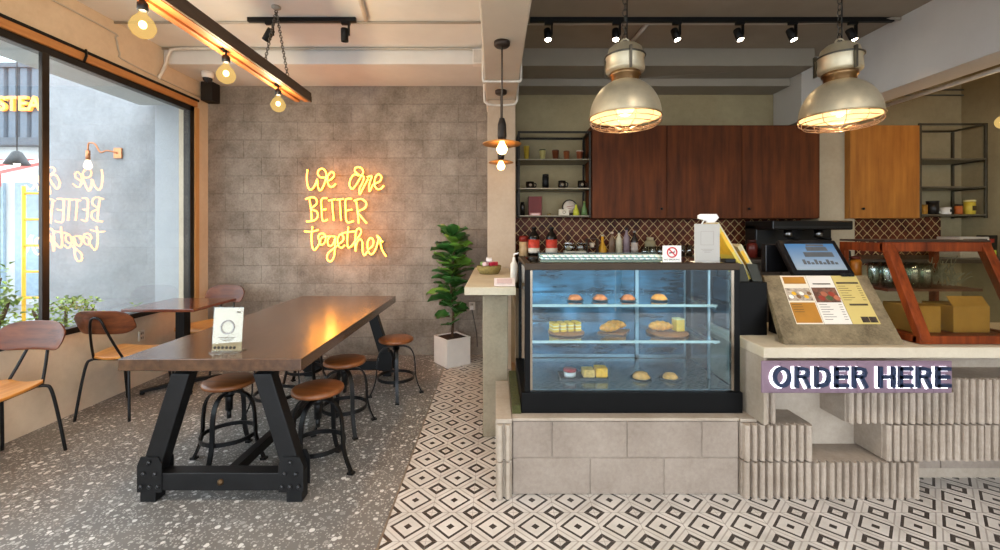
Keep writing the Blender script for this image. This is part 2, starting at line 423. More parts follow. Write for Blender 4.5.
# corrugated shop front with glowing STEAK letters
sh = thing('steak_house', 'two-storey corrugated metal shop across the street with glowing STEAK letters', 'building', (-11.5, 9, -.2))
pts = []
x = 0.
while x < 4.6:
    pts += [(x, 0), (x+.13, 0), (x+.16, .06), (x+.21, .06)]; x += .24
pts += [(x, .2), (0, .2)]
cor = MB().prism(pts, 3.5, 4.95, 2); cor.build('corrugated_panel', M('#59626c', .5, .2, .06), sh)
MB().box(-.1, 4.9, -.05, .2, 4.95, 5.05).box(-.1, 4.9, -.05, .2, 3.35, 3.5).build('trim', M('#4a5058', .5), sh)
MB().box(-.1, 4.9, .3, 2.0, 0, 4.9).build('wall', M('#d6d6d3', .6, 0, .1, 1), sh)
for i in range(4):
    MB().box(.15+i*1.15, 1.05+i*1.15, .24, .3, .2, 2.6).build('window', M('#9fb4c2', .15), sh)
text_mesh('STEAK', .40, .03, 'letters', glow('#ff9a38', 1.1, '#ffb050'), sh, .012, mtx=T(1.27, -.04, 4.06) @ rot('X', 90))
aw = thing('shop_awning', 'white and red striped awning stretched over the street stalls outside', 'awning', (-9.6, 7.4, 2.35))
a_ = MB()
for i in range(10): a_.mat(i % 2).add([(-1.8+i*.3, 0, 0), (-1.5+i*.3, 0, 0), (-1.5+i*.3, 1.2, .45), (-1.8+i*.3, 1.2, .45), (-1.8+i*.3, 0, -.22), (-1.5+i*.3, 0, -.22)], [(0, 1, 2, 3), (4, 5, 1, 0)])
a_.build('canvas', [M('#e8e6e2', .7), M('#b04a44', .7)], aw)
for x in (-1.75, 1.15): MB().tube([(x, 0, -2.55), (x, 0, 0)], .03).build('pole', M('#7d8a8a', .4, .5), aw)
yf = thing('yellow_scaffold', 'tall yellow metal frame standing outside past the window mullion', 'scaffold', (-6.5, 6.0, -.2))
y_ = MB()
for x in (0, .35): y_.tube([(x, 0, 0), (x, 0, 2.2)], .022)
for k in range(6): y_.tube([(0, 0, .3+k*.36), (.35, 0, .3+k*.36)], .016)
y_.build('frame', M('#d9a62c', .4), yf)
# cone lamp hanging outside
cl = thing('cone_pendant', 'dark cone shaped pendant lamp hanging outside near the street', 'lamp', W(17, 160, 5.6))
MB().lathe([(.02, .12), (.05, .10), (.13, -.06), (.125, -.06), (.045, .09)]).build('shade', M('#3c4144', .4, .5), cl)
MB().tube([(0, 0, .1), (0, 0, 1.4)], .006).build('cord', BLACK, cl)
MB().ball((0, 0, -.04), .035).build('bulb', glow('#fff0d0', 4), cl)
for i, (x, y, c, l) in enumerate([(-11.4, 8.3, '#c9cdd2', 'pale grey scooter parked furthest along the street outside'), (-10.2, 8.0, '#3f5b74', 'blue scooter parked on the street outside the window')]):
    sk = thing('parked_scooter', l, 'scooter', (x, y, -.2), group='scooters parked across the street')
    b = MB()
    b.prism([(-.55, .35), (-.45, .75), (.1, .78), (.15, .45), (.35, .4), (.45, .95), (.55, .95), (.55, .3), (.1, .22), (-.3, .25)], -.14, .14, 1).build('body', M(c, .25), sk, bevel=.03)
    for wx in (-.5, .62):
        MB().torus((wx, 0, .24), .19, .055, mtx=rot('X', 90)).torus((wx, 0, .24), .08, .03, mtx=rot('X', 90)).build('wheel', BLACK, sk)
    MB().box(-.5, .1, -.13, .13, .77, .86).build('seat', BLACK, sk, bevel=.03)
    MB().tube([(.5, -.3, 1.05), (.5, 0, .98), (.5, .3, 1.05)], .02).build('handlebar', BLACK, sk)
LEAFS = [M('#9aae4a', .5, 0, .3, 8), M('#6f8a3c', .5, 0, .3, 8)]
def shrub(x, y, r, h, n, label, seed):
    R = random.Random(seed); o = thing('garden_shrub', label, 'shrub', (x, y, -.2), group='shrubs outside the window')
    st = MB()
    for k in range(6):
        a = R.uniform(0, 6.28); st.tube(smooth_path([(0, 0, 0), (r*.3*math.cos(a), r*.3*math.sin(a), h*.5), (r*.7*math.cos(a), r*.7*math.sin(a), h*.9)], 4), [.015]*8+[.006], 5)
    st.build('stem', M('#5a4632', .8), o)
    b = MB()
    for k in range(n):
        a = R.uniform(0, 6.28); zz = R.uniform(.25, 1)*h; rr = r*math.sqrt(R.random())*(1-.5*abs(zz/h-.55))
        c = Vector((rr*math.cos(a), rr*math.sin(a), zz)); L = R.uniform(.035, .075)
        m = T(*c) @ Matrix.Rotation(R.uniform(0, 6.28), 4, 'Z') @ Matrix.Rotation(R.uniform(-.9, .7), 4, 'Y')
        v = [m @ Vector(p) for p in ((0, 0, 0), (L*.5, L*.3, .01), (L, 0, 0), (L*.5, -L*.3, .01))]
        b.mat(R.randrange(2)).add(v, [(0, 1, 2), (0, 2, 3)])
    b.build('foliage', LEAFS, o)
shrub(-3.85, 3.15, .32, 1.18, 900, 'bright green leafy shrub outside under the pane cut by the photo edge', 1)
shrub(-4.45, 3.55, .42, 1.32, 1100, 'taller yellow-green shrub outside just before the window mullion', 2)
shrub(-4.25, 4.3, .32, .92, 900, 'low green shrub outside behind the window mullion', 3)
shrub(-3.75, 4.6, .16, .80, 200, 'small shrub outside against the grey block wall by the pale pillar', 4)
# copper wall lamp on outside wall
sw = thing('copper_wall_lamp', 'copper gooseneck wall lamp on the grey block wall outside', 'wall lamp', (X(117, 4.97), 4.995, Z(153, 4.97)))
CU = M('#b5744f', .3, .9)
MB().box(-.045, .045, -.02, 0, -.06, .06).build('backplate', CU, sw, bevel=.004)
MB().tube(smooth_path([(0, -.02, 0), (-.08, -.06, .02), (-.14, -.08, .0), (-.2, -.08, .09), (-.27, -.08, .1), (-.28, -.08, .02)], 5), .009).cyl((-.28, -.08), .022, -.09, .02).build('arm', CU, sw)
MB().lathe([(.018, -.09), (.035, -.14), (.038, -.17), (.02, -.19), (0, -.195)], (-.28, -.08, 0)).build('bulb', glow('#ffe9c8', 3), sw)
# ================================================================== DINING SIDE
DW = wood('#35231a', '#64462f', .24, 2.2, 1, coat=.55, spec=.5)
tb = thing('communal_table', 'long dark wooden communal table on black trestle legs in the middle of the terrazzo', 'table', (-1.448, 3.2575, 0))
MB().box(-.465, .465, -1.0525, 1.0525, .678, .74).build('tabletop', DW, tb, bevel=.004)
MB().box(-.36, .36, -.98, .98, .655, .678).build('apron_plate', BLACK, tb)
LB = M('#111112', .45, .1, .3, 14, spec=.35)
def gusset_pts(sx):
    return [(sx*p[0], p[1]) for p in ((.232, .125), (.232, .02+.03), (.395, .05), (.395, .20), (.375, .245), (.275, .245), (.255, .15))]
TC = .045
for yy, od in ((-.995, -1), (.915, 1)):
    for sx in (-1, 1):
        l = MB().prism([(TC+sx*.162, .656), (TC+sx*.255, .656), (TC+sx*.415, .15), (TC+sx*.415, 0), (TC+sx*.335, 0), (TC+sx*.335, .13), (TC+sx*.318, .15)], yy-.036, yy+.036, 1)
        lg = l.build('leg', LB, tb, bevel=.004)
        g = MB()
        for k in (-1, 1):
            y1 = yy+k*.036; g.prism([(TC+sx*.298, .055), (TC+sx*.424, .055), (TC+sx*.424, .19), (TC+sx*.405, .235), (TC+sx*.318, .235), (TC+sx*.298, .20)], y1, y1+k*.007, 1)
        g.build('gusset_plate', LB, lg)
        for (px, pz) in ((.316, .085), (.358, .085), (.402, .085), (.33, .15), (.36, .208), (.388, .15)):
            bt = MB(); bt.ball((TC+sx*px, yy+(-.048 if yy < 0 else .048)*1, pz), .0105, 10, 6, (1, .7, 1)); bt.build('bolt', M('#3b3b3c', .3, .8), lg)
    MB().box(TC-.335, TC+.335, yy-.038, yy+.038, .06, .15).build('crossbar', LB, tb, bevel=.004)
MB().box(TC-.025, TC+.025, -.955, .877, .075, .13).build('stretcher', LB, tb, bevel=.003)
MB().lathe([(0, .012), (.012, .010), (.017, .0), (.017, -.004)], (TC, -1.035, .105), 12, mtx=rot('X', 90)).build('stretcher_bolt', M('#5a4630', .4, .8), tb)

# ---- round stools
SEATW = wood('#5a2f14', '#94582c', .38, 3, 0, coat=.1)
def make_stool():
    s = thing('bar_stool', 'x', 'stool', group='round wooden stools around the communal table')
    MB().lathe([(0, .452), (.13, .452), (.142, .457), (.146, .468), (.142, .480), (.13, .485), (0, .487)], n=40).build('seat', SEATW, s)
    MB().cyl((0, 0), .05, .440, .452).cyl((0, 0), .021, .30, .44).cyl((0, 0), .013, .25, .30).cyl((0, 0), .03, .385, .42).build('screw_post', BLACKM, s)
    for k in range(4):
        a = k*PI/2
        p = smooth_path([(.02, .412), (.075, .408), (.118, .385), (.146, .335), (.157, .26), (.162, .16), (.182, .08), (.212, .012)], 4)
        MB().tube([(q.x*math.cos(a), q.x*math.sin(a), q.y) for q in p], .01, 4, flat=(.026, .010)).box(-.018, .018, -.016, .016, 0, .012, T(.212*math.cos(a), .212*math.sin(a), 0) @ rot('Z', 90*k)).build('leg', BLACKM, s)
    MB().torus((0, 0, .155), .152, .01, 40, 4, flat=(.008, .024)).build('foot_ring', BLACKM, s)
    return s
stool0 = make_stool()
for i, (x, y, a, l) in enumerate([
    (-1.62, 2.65, 0, 'round wooden stool under the near end of the table, between its two front legs'),
    (-1.03, 2.53, -12, 'round wooden stool just outside the front table leg, nearest to the tiled floor'),
    (-1.06, 3.07, 37, 'round wooden stool half tucked under the outer long side, middle of three there'),
    (-.837, 3.68, -75, 'round wooden stool standing free by the far corner of the table near the white planter'),
    (-1.66, 3.30, 25, 'round stool mostly hidden under the tabletop, second on the window side'),
    (-1.70, 3.88, 50, 'round stool almost wholly hidden under the far end of the table on the window side')]):
    if i == 0: stool0.location = (x, y, 0); stool0['label'] = l; stool0.rotation_euler = (0, 0, math.radians(a))
    else: dup(stool0, (x, y, 0), math.radians(a), l)

# ---- cafe chairs: local frame, seat front towards +y
CB = wood('#371a10', '#7d4526', .36, 2.6, 0, coat=.06, spec=.3); CS = wood('#b06a28', '#e0a04f', .35, 2.2, 1, coat=.15)
def make_chair():
    c = thing('cafe_chair', 'x', 'chair', group='bent-plywood chairs by the window')
    # seat: tapered to the back, saddle-curved
    v = []; f = []; n = 14; m = 14
    for top in (1, 0):
        for i in range(n+1):
            y = -.21+.42*i/n; e = (i/n)
            hw = (.125+.075*math.sin(min(1, e*1.35)*PI/2))
            if e > .9: hw -= .03*((e-.9)/.1)**2
            if e < .08: hw -= .02*(1-e/.08)**2
            for j in range(m+1):
                q = -1+2*j/m; z = .452+.016*q*q*(1-.3*e)+(-.02*((e-.8)/.2)**2 if e > .8 else 0)
                v.append((hw*q, y, z+(0 if top else -.018)))
    N = (n+1)*(m+1)
    for i in range(n):
        for j in range(m):
            A = i*(m+1)+j; f.append((A, A+1, A+m+2, A+m+1)); f.append((N+A, N+A+m+1, N+A+m+2, N+A+1))
    for i in range(n):
        A = i*(m+1); f.append((A, A+m+1, N+A+m+1, N+A)); A += m; f.append((A, N+A, N+A+m+1, A+m+1))
    for j in range(m):
        f.append((j, N+j, N+j+1, j+1)); A = n*(m+1)+j; f.append((A, A+1, N+A+1, N+A))
    MB().add(v, f, True).build('seat', CS, c, bevel=.003)
    # backrest: curved rounded panel
    v = []; f = []; n = 18; m = 10
    for s in (0, 1):
        for i in range(n+1):
            q = -1+2*i/n
            hh = .088*(1-abs(q)**6*.55)
            for j in range(m+1):
                r = -1+2*j/m; x = .218*q*(1-.03*abs(r)**3)
                y = -.275+.055*q*q-.035*r*.5; z = .715+hh*r*(1-.0*q)+.01*(1-q*q)
                v.append((x, y-(.011 if s else 0), z))
    N = (n+1)*(m+1)
    for i in range(n):
        for j in range(m):
            A = i*(m+1)+j; f.append((A, A+m+1, A+m+2, A+1)); f.append((N+A, N+A+1, N+A+m+2, N+A+m+1))
    for i in range(n):
        A = i*(m+1); f.append((A, N+A, N+A+m+1, A+m+1)); A += m; f.append((A, A+m+1, N+A+m+1, N+A))
    for j in range(m):
        f.append((j, j+1, N+j+1, N+j)); A = n*(m+1)+j; f.append((A, N+A, N+A+1, A+1))
    MB().add(v, f, True).build('backrest', CB, c, bevel=.002)
    arch = smooth_path([(-.11, -.20, .44), (-.085, -.245, .55), (-.055, -.29, .68), (-.035, -.305, .745), (0, -.31, .765), (.035, -.305, .745), (.055, -.29, .68), (.085, -.245, .55), (.11, -.20, .44)], 5)
    MB().tube(arch, .0085).build('back_frame', BLACKM, c)
    b = MB()
    b.tube([(-.11, -.2, .437), (.11, -.2, .437)], .008).tube([(-.155, .13, .43), (.155, .13, .43)], .008)
    for s in (-1, 1): b.tube([(s*.11, -.2, .437), (s*.155, .13, .43)], .008)
    b.build('seat_frame', BLACKM, c)
    for s in (-1, 1):
        MB().tube(smooth_path([(s*.10, -.16, .435), (s*.135, -.195, .43), (s*.155, -.21, .40), (s*.175, -.23, .25), (s*.20, -.255, 0)], 5), .0095).build('leg', BLACKM, c)
        MB().tube(smooth_path([(s*.13, .08, .43), (s*.16, .115, .425), (s*.172, .13, .39), (s*.185, .165, .2), (s*.197, .20, 0)], 5), .0095).build('leg', BLACKM, c)
    return c
ch = make_chair()
for i, (x, y, a, l) in enumerate([
    (-2.86, 3.42, 0, 'cafe chair seen from behind, pushed toward the small red-brown table by the window'),
    (-2.92, 2.50, 180, 'cafe chair cut off by the photo edge, facing the viewer against the window wall'),
    (-2.86, 4.33, 172, 'cafe chair beyond the small table, its backrest near the back wall corner')]):
    if i == 0: ch.location = (x, y, 0); ch['label'] = l
    else: dup(ch, (x, y, 0), math.radians(a), l)

st = thing('side_table', 'small red-brown topped square cafe table on a black post by the window', 'table', (-2.79, 3.89, 0))
MB().box(-.30, .30, -.30, .30, .715, .74).build('tabletop', wood('#4a2217', '#75402c', .14, 2.4, 0, coat=.5), st, bevel=.004)
MB().box(-.04, .04, -.04, .04, .03, .70).build('post', BLACK, st, bevel=.003)
MB().box(-.2, .2, -.02, .02, .70, .715).box(-.02, .02, -.2, .2, .70, .7149).build('top_bracket', BLACK, st)
b = MB()
for k in range(4):
    m = rot('Z', 90*k+45); b.add([m @ Vector(p) for p in ((.03, -.025, .0+.018), (.30, -.018, .018), (.30, .018, .018), (.03, .025, .018), (.03, -.025, .055), (.30, -.018, .035), (.30, .018, .035), (.03, .025, .055))], [(0, 3, 2, 1), (4, 5, 6, 7), (0, 1, 5, 4), (1, 2, 6, 5), (2, 3, 7, 6), (3, 0, 4, 7)])
    b.lathe([(0, 0), (.018, 0), (.018, .018), (0, .018)], tuple(m @ Vector((.285, 0, 0))), 12)
b.build('base', BLACK, st)

# acrylic sign on the table (scan square left off)
ss = thing('table_sign', 'cream acrylic sign card with a ring emblem standing on the communal table', 'sign', (-1.44, 2.335, .741), 0)
m = rot('X', -6)
MB().box(-.078, .078, -.002, .002, .006, .232, m).build('card', M('#b8a888', .35, 0, .03), ss)
MB().box(-.08, .08, -.03, .05, 0, .005).box(-.08, .08, -.0055, -.0025, .005, .236, m).build('acrylic_stand', glass('acrylic', '#f6f6f2', 0, 1, .02), ss)
b = MB()
b.torus(m @ Vector((0, -.007, .13)), .037, .0012, 36, 5, mtx=m @ rot('X', 90)).torus(m @ Vector((0, -.007, .13)), .031, .0008, 36, 5, mtx=m @ rot('X', 90))
for k in range(16):
    a = k*2*PI/16; b.cbox((.034*math.cos(a), -.0065, .13+.034*math.sin(a)), (.004, .001, .004), m)
b.build('ring_emblem', M('#8f8f98', .5), ss)
b = MB()
for k in range(6): b.lathe([(0, 0), (.0075, 0), (.0075, .001), (0, .001)], m @ Vector((-.062+k*.021, -.006, .022)), 12, mtx=m @ rot('X', 90))
b.cbox((.055, -.0065, .21), (.022, .001, .006), m)
for k in range(3): b.cbox((0, -.0065, .076-k*.009), (.09-.02*k, .0006, .0025), m)
b.build('printed_icons', M('#3b342c', .5), ss)

# ---- neon sign
NS = (298, 160, 5.24)
strokes = [
 [(50,50),(46,95),(52,140),(66,156),(86,138),(101,100)], [(101,100),(104,138),(116,160),(132,140),(146,100),(147,66),(130,46),(110,52),(104,72),(118,90),(148,92)],
 [(150,112),(176,100),(190,78),(178,62),(160,78),(154,110),(165,138),(182,140),(198,124)],
 [(318,82),(295,76),(276,100),(270,130),(283,152),(303,132),(325,95),(342,62),(328,40),(304,40),(298,58),(318,76),(345,88),(337,120),(322,150),(324,180),(345,140),(368,98)], [(362,90),(386,85),(378,110),(372,140),(376,164),(390,134),(402,124)], [(402,124),(428,112),(437,88),(420,75),(404,95),(401,130),(415,152),(435,150),(450,134)],
 [(60,205),(68,260),(72,318)], [(40,205),(75,195),(95,205),(97,230),(70,256),(98,270),(103,298),(82,318),(44,322)],
 [(152,200),(124,206),(124,262),(130,318),(156,312)], [(124,262),(148,258)],
 [(160,212),(196,206)], [(178,210),(182,262),(187,318)], [(203,209),(240,204)], [(219,208),(222,262),(226,318)],
 [(282,203),(250,209),(250,262),(256,324),(292,320)], [(250,265),(283,260)],
 [(305,215),(312,265),(318,332)], [(293,214),(330,204),(357,224),(350,252),(315,272),(335,302),(360,332)],
 [(34,374),(70,376),(108,366)], [(76,348),(71,400),(74,450),(86,472),(104,452),(118,425)],
 [(118,425),(106,408),(112,390),(132,386),(146,402),(140,432),(122,444),(112,428),(128,405),(150,402),(168,398)],
 [(194,402),(170,400),(155,425),(164,450),(184,440),(197,402),(194,450),(190,500),(174,530),(154,522),(157,490),(185,466),(212,445)],
 [(210,442),(234,425),(238,402),(222,390),(208,415),(212,448),(228,460),(246,446)], [(228,386),(262,378),(302,374)], [(264,350),(258,420),(262,458),(280,452)],
 [(280,452),(304,420),(330,382),(324,360),(308,366),(301,400),(299,440),(301,478),(308,436),(325,414),(338,434),(338,476),(348,500),(364,480)],
 [(364,472),(390,450),(395,422),(380,408),(365,430),(366,470),(380,494),(396,486),(410,460)],
 [(410,460),(421,418),(414,396),(430,412),(433,440),(442,474),(462,505)], [(414,396),(445,430)]]
NY = 4.79
ns = thing('neon_sign', 'warm yellow neon lettering reading we are BETTER together on the block wall', 'neon sign', (0, 0, 0))
NG = glow('#ffa02c', 5, '#ffd080')
groups = {'we': [0, 1, 2], 'are': [3, 4, 5], 'better': list(range(6, 18)), 'together': list(range(18, len(strokes)))}
for nm, ids in groups.items():
    b = MB(); bk = MB()
    for i in ids:
        P = [W(NS[0]+x/NS[2], NS[1]+y/NS[2], NY) for x, y in strokes[i]]
        b.tube(smooth_path(P, 5), .0085, 8)
        bk.tube([(p.x, NY+.012, p.z) for p in smooth_path(P, 5)], .008, 4, flat=(.02, .008))
        bk.tube([P[0]+Vector((0, .01, 0)), Vector((P[0].x, BY, P[0].z))], .004, 6)
    w_ = b.build('tube_word', NG, ns); bk.build('backing_channel', M('#8a5a20', .6), w_)

for px, py in ((325, 178), (362, 178), (335, 212), (330, 242), (368, 242)):
    light('neon_light', 'POINT', W(px, py, 4.55), 2.2, '#ff9d45', shadow_soft_size=0)
# ---- plant
pp = thing('planter', 'square white planter pot standing turned on the floor by the back wall', 'planter', (X(452, 4.55), 4.56, 0), math.radians(36))
po = MB().box(-.14, .14, -.14, .14, 0, .27); po.build('pot', M('#ddd9d2', .5, 0, .04), pp, bevel=.006)
MB().box(-.125, .125, -.125, .125, .262, .274).build('soil', M('#2d2018', .9, 0, .4, 40), pp)
MB().box(-.14, .14, -.14, -.125, .27, .285).box(-.14, .14, .125, .14, .27, .285).box(-.14, -.125, -.125, .125, .27, .285).box(.125, .14, -.125, .125, .27, .285).build('rim', M('#ddd9d2', .5, 0, .04), pp)
pf = thing('fiddle_leaf_fig', 'fiddle leaf fig with broad glossy green leaves growing in the white planter', 'potted plant', (X(452, 4.55), 4.56, .27))
tk = smooth_path([(0, 0, 0), (.012, 0, .25), (-.01, .0, .5), (.015, 0, .78), (.02, 0, 1.02)], 6)
MB().tube(tk, [.014-.0003*i for i in range(len(tk))], 8).build('stem', M('#4d3826', .8, 0, .2), pf)
R = random.Random(5); lf = MB()
def leaf(b, base, yaw, pitch, L, w, roll=0, curl=.25):
    m = T(*base) @ Matrix.Rotation(yaw, 4, 'Z') @ Matrix.Rotation(-pitch, 4, 'Y') @ Matrix.Rotation(roll, 4, 'X')
    n = 8; v = []; f = []
    for i in range(n+1):
        s = i/n; hw = w*(.16+.98*math.sin(PI*min(1, s**1.25))**.8*(.55+.55*s)) if 0 < s < 1 else w*.05
        for j, q in enumerate((-1, -.5, 0, .5, 1)):
            v.append(m @ Vector((.03+L*s, hw*q*.5, -curl*L*s*s+.14*w*abs(q)+.01*math.sin(s*16)*abs(q))))
    for i in range(n):
        for j in range(4): A = i*5+j; f.append((A, A+1, A+6, A+5))
    b.mat(R.choice((0, 0, 1))).add(v, f, True); b.mat(2).tube([m @ Vector((0, 0, 0)), m @ Vector((.04, 0, 0))], .003, 5)
hs = [.23, .29, .34, .39, .44, .52, .59, .63, .69, .75, .79, .83, .87, .92, .96, .12, .16, .2, .27, .32, .36, .41, .46, .5, .53, .57, .61, .64, .68, .71, .74, .78, .81, .84, .88, .91, .94, .97, 1.0, 1.02, .43, .55, .66, .76, .86, .95, .6, .8, .9, .7, .49, .38, .3]
for i, h in enumerate(hs):
    a = i*2.4+R.uniform(-.3, .3); up = (h-.1)/.95
    leaf(lf, (0, 0, h), a, R.uniform(.25, .8)+.4*up**3, R.uniform(.17, .23)*(1.0 if h > .3 else .7), R.uniform(.17, .22), R.uniform(-.5, .5), R.uniform(.2, .5))
leaf(lf, (0, 0, 1.0), 1.0, 1.2, .17, .12); leaf(lf, (0, 0, 1.0), -1.4, 1.25, .18, .13); leaf(lf, (0, 0, .98), 3.6, 1.1, .17, .12)
lf.build('foliage', [M('#35602a', .3, 0, .25, 6, coat=.2), M('#6b9438', .3, 0, .25, 6, coat=.2), M('#5a7a38', .5)], pf)

# ---- sockets
def socket(name, label, loc, rz, extra=None):
    s = thing(name, label, 'socket', loc, rz)
    MB().box(-.034, .034, -.012, 0, -.045, .045).build('plate', M('#cfc3b4', .5), s, bevel=.004)
    MB().box(-.012, -.006, -.0135, -.0115, .01, .03).box(.006, .012, -.0135, -.0115, .01, .03).box(-.012, -.006, -.0135, -.0115, -.03, -.01).box(.006, .012, -.0135, -.0115, -.03, -.01).build('slot', BLACK, s)
    return s
socket('wall_socket', 'small white wall socket on the low wall under the window', (LX, 3.93, .44), math.radians(90))
s2 = socket('power_socket', 'white power socket with plug and cable on the block wall beside the planter', (X(472, 4.85), BY, Z(306, 4.85)), 0)
MB().box(-.02, .02, -.045, -.012, -.035, .005).build('plug', WHITE, s2, bevel=.005)
MB().tube(smooth_path([(0, -.04, -.03), (.02, -.05, -.12), (.05, -.03, -.3), (.06, -.02, -.45)], 6), .005).build('cable', M('#55504a'), s2)

# ================================================================== CEILING GEAR
BW = wood('#7d4520', '#b5713c', .5, 3, 1); BWD = wood('#33241a', '#4f3a28', .6, 3, 1)
bl = thing('bulb_beam', 'long orange-brown timber beam hung on chains carrying the bare bulbs', 'light beam', (0, 0, 0))
bm_ = MB().box(-1.652, -1.615, -.6, 3.6, 2.452, 2.50).box(-1.575, -1.540, -.6, 3.6, 2.452, 2.50).box(-1.615, -1.575, -.6, 3.6, 2.468, 2.50)
bm_.build('beam_base', BW, bl, bevel=.003)
MB().box(-1.652, -1.528, -.6, 3.62, 2.502, 2.535).box(-1.539, -1.524, -.6, 3.62, 2.455, 2.502).build('side_rail', BWD, bl, bevel=.003)
def chain(a, b, lk=.035):
    a, b = Vector(a), Vector(b); n = int((b-a).length/(lk*.75)); o = MB(); d = (b-a).normalized(); q = d.to_track_quat('Z', 'Y').to_matrix().to_4x4()
    for i in range(n):
        c = a+(b-a)*((i+.5)/n); m = Matrix.Translation(c) @ q @ rot('Z', 90*(i % 2))
        P = [m @ Vector((lk*.28*math.cos(t_), 0, lk*.5*math.sin(t_))) for t_ in [k*PI/5 for k in range(10)]]
        o.tube(P, .0028, 5, closed=True)
    return o
hk = (-1.72, 3.42, CZ)
for a in ((-1.655, 3.1, 2.53), (-1.526, 3.2, 2.53)):
    chain((hk[0], hk[1], CZ-.03), a).build('chain', M('#6d6a64', .35, .9), bl)
for a in ((-1.655, .4, 2.53), (-1.526, .5, 2.53)):
    chain((-1.6, .45, CZ-.03), a).build('chain', M('#6d6a64', .35, .9), bl)
MB().lathe([(0, 0), (.035, 0), (.035, -.012), (.012, -.03), (0, -.03)], hk).lathe([(0, 0), (.035, 0), (.035, -.012), (.012, -.03), (0, -.03)], (-1.6, .45, CZ)).build('ceiling_hook', M('#a79f92', .5), bl)
CLRB = bpy.data.materials.new('bulb_glass'); CLRB.use_nodes = True; _t = CLRB.node_tree; _t.nodes.clear()
_o = _t.nodes.new('ShaderNodeOutputMaterial'); _x = _t.nodes.new('ShaderNodeMixShader'); _a = _t.nodes.new('ShaderNodeBsdfTransparent'); _e = _t.nodes.new('ShaderNodeEmission')
_a.inputs[0].default_value = lin('#fff0cc'); _e.inputs[0].default_value = lin('#ffd98a'); _e.inputs[1].default_value = .75; _x.inputs[0].default_value = .35
_t.links.new(_a.outputs[0], _x.inputs[1]); _t.links.new(_e.outputs[0], _x.inputs[2]); _t.links.new(_x.outputs[0], _o.inputs[0])
def bulb_lamp(name, x, y, ztop, label, group, R_=.052):
    o = thing(name, label, 'bulb lamp', (x, y, ztop), 0, group)
    MB().cyl((0, 0), .028, -.012, 0).cyl((0, 0), .006, -.05, -.012).lathe([(0, -.035), (.016, -.038), (.022, -.05), (.022, -.08), (.017, -.085), (0, -.085)]).build('lamp_socket', BLACKM, o)
    z0 = -.085
    MB().lathe([(.014, z0), (.018, z0-.012), (R_*.75, z0-.035), (R_, z0-.065), (R_*.98, z0-.08), (R_*.75, z0-.105), (R_*.35, z0-.118), (0, z0-.12)], n=28).build('glass_globe', CLRB, o)
    MB().ball((0, 0, z0-.06), R_*.30, 14, 10, (1, 1, 1.15)).build('filament', glow('#ffd487', 16, '#ffd487'), o)
    light('bulb_light', 'POINT', (x, y, ztop+z0-.06), 28, '#fff0e2', shadow_soft_size=.026)
    return o
for (px, py, y, l) in ((141, 22, 1.97, 'bare globe bulb nearest the viewer hanging from the timber beam'), (223, 68, 2.58, 'middle of the bare globe bulbs under the timber beam'), (277, 97, 3.20, 'bare globe bulb at the far end of the timber beam near the chain')):
    bulb_lamp('globe_bulb', -1.595, y, 2.468, l, 'globe bulbs under the timber beam')

# ---- track lights
def track(name, label, x0, x1, y):
    o = thing(name, label, 'track', (0, 0, 0))
    MB().box(x0, x1, y-.017, y+.017, CZ-.035, CZ).build('rail', BLACK, o, bevel=.002); return o
LT = 3.60
track('lighting_track', 'short black ceiling track over the dining side carrying two spotlights', X(248, LT), X(356, LT), LT)
track('lighting_track', 'long black ceiling track above the kitchen carrying a row of lit spotlights', X(530, LT), X(893, LT), LT)
def spot(x, y, label, tilt, yaw, on, group):
    o = thing('track_spotlight', label, 'spotlight', (x, y, CZ-.035), 0, group)
    MB().box(-.02, .05, -.014, .014, -.022, 0).box(.034, .046, -.012, .012, -.11, -.02).build('bracket', BLACK, o)
    m = T(0.005, 0, -.105) @ Matrix.Rotation(yaw, 4, 'Z') @ Matrix.Rotation(tilt, 4, 'X')
    MB().lathe([(0, .05), (.028, .05), (.03, .045), (.03, -.055), (.026, -.055), (.026, -.04), (0, -.04)], (0, 0, 0), 20, mtx=m).build('head', BLACK, o)
    if on:
        MB().lathe([(0, -.043), (.025, -.043), (.025, -.05), (0, -.052)], (0, 0, 0), 20, mtx=m).build('lens', glow('#fff2da', 25), o)
        d = m.to_3x3() @ Vector((0, 0, -1)); p = Vector((x, y, CZ-.035))+m @ Vector((0, 0, -.075))
        light('spot_light', 'SPOT', p, on, '#ffdcae', spot_size=math.radians(75), spot_blend=.6, shadow_soft_size=.03, rot=d.to_track_quat('-Z', 'Y').to_euler())
spot(X(268, LT), LT, 'unlit black spotlight tilted sideways at the window end of the short track', .7, 1.2, 0, 'spotlights on the short ceiling track')
spot(X(344, LT), LT, 'unlit black spotlight pointing straight down on the short track', 0.05, 0, 0, 'spotlights on the short ceiling track')
nm = ['first', 'second', 'third', 'fourth', 'fifth', 'sixth']
for i, (px, tl, yw) in enumerate(((547, -.35, .1), (615, -.35, -.2), (675, -.35, .5), (738, -.35, .4), (791, -.35, .5), (851, -.35, .6))):
    spot(X(px, LT), LT, 'lit black spotlight on the kitchen ceiling track, %s counting from the middle beam' % nm[i], tl, yw, 8, 'lit spotlights on the kitchen track')

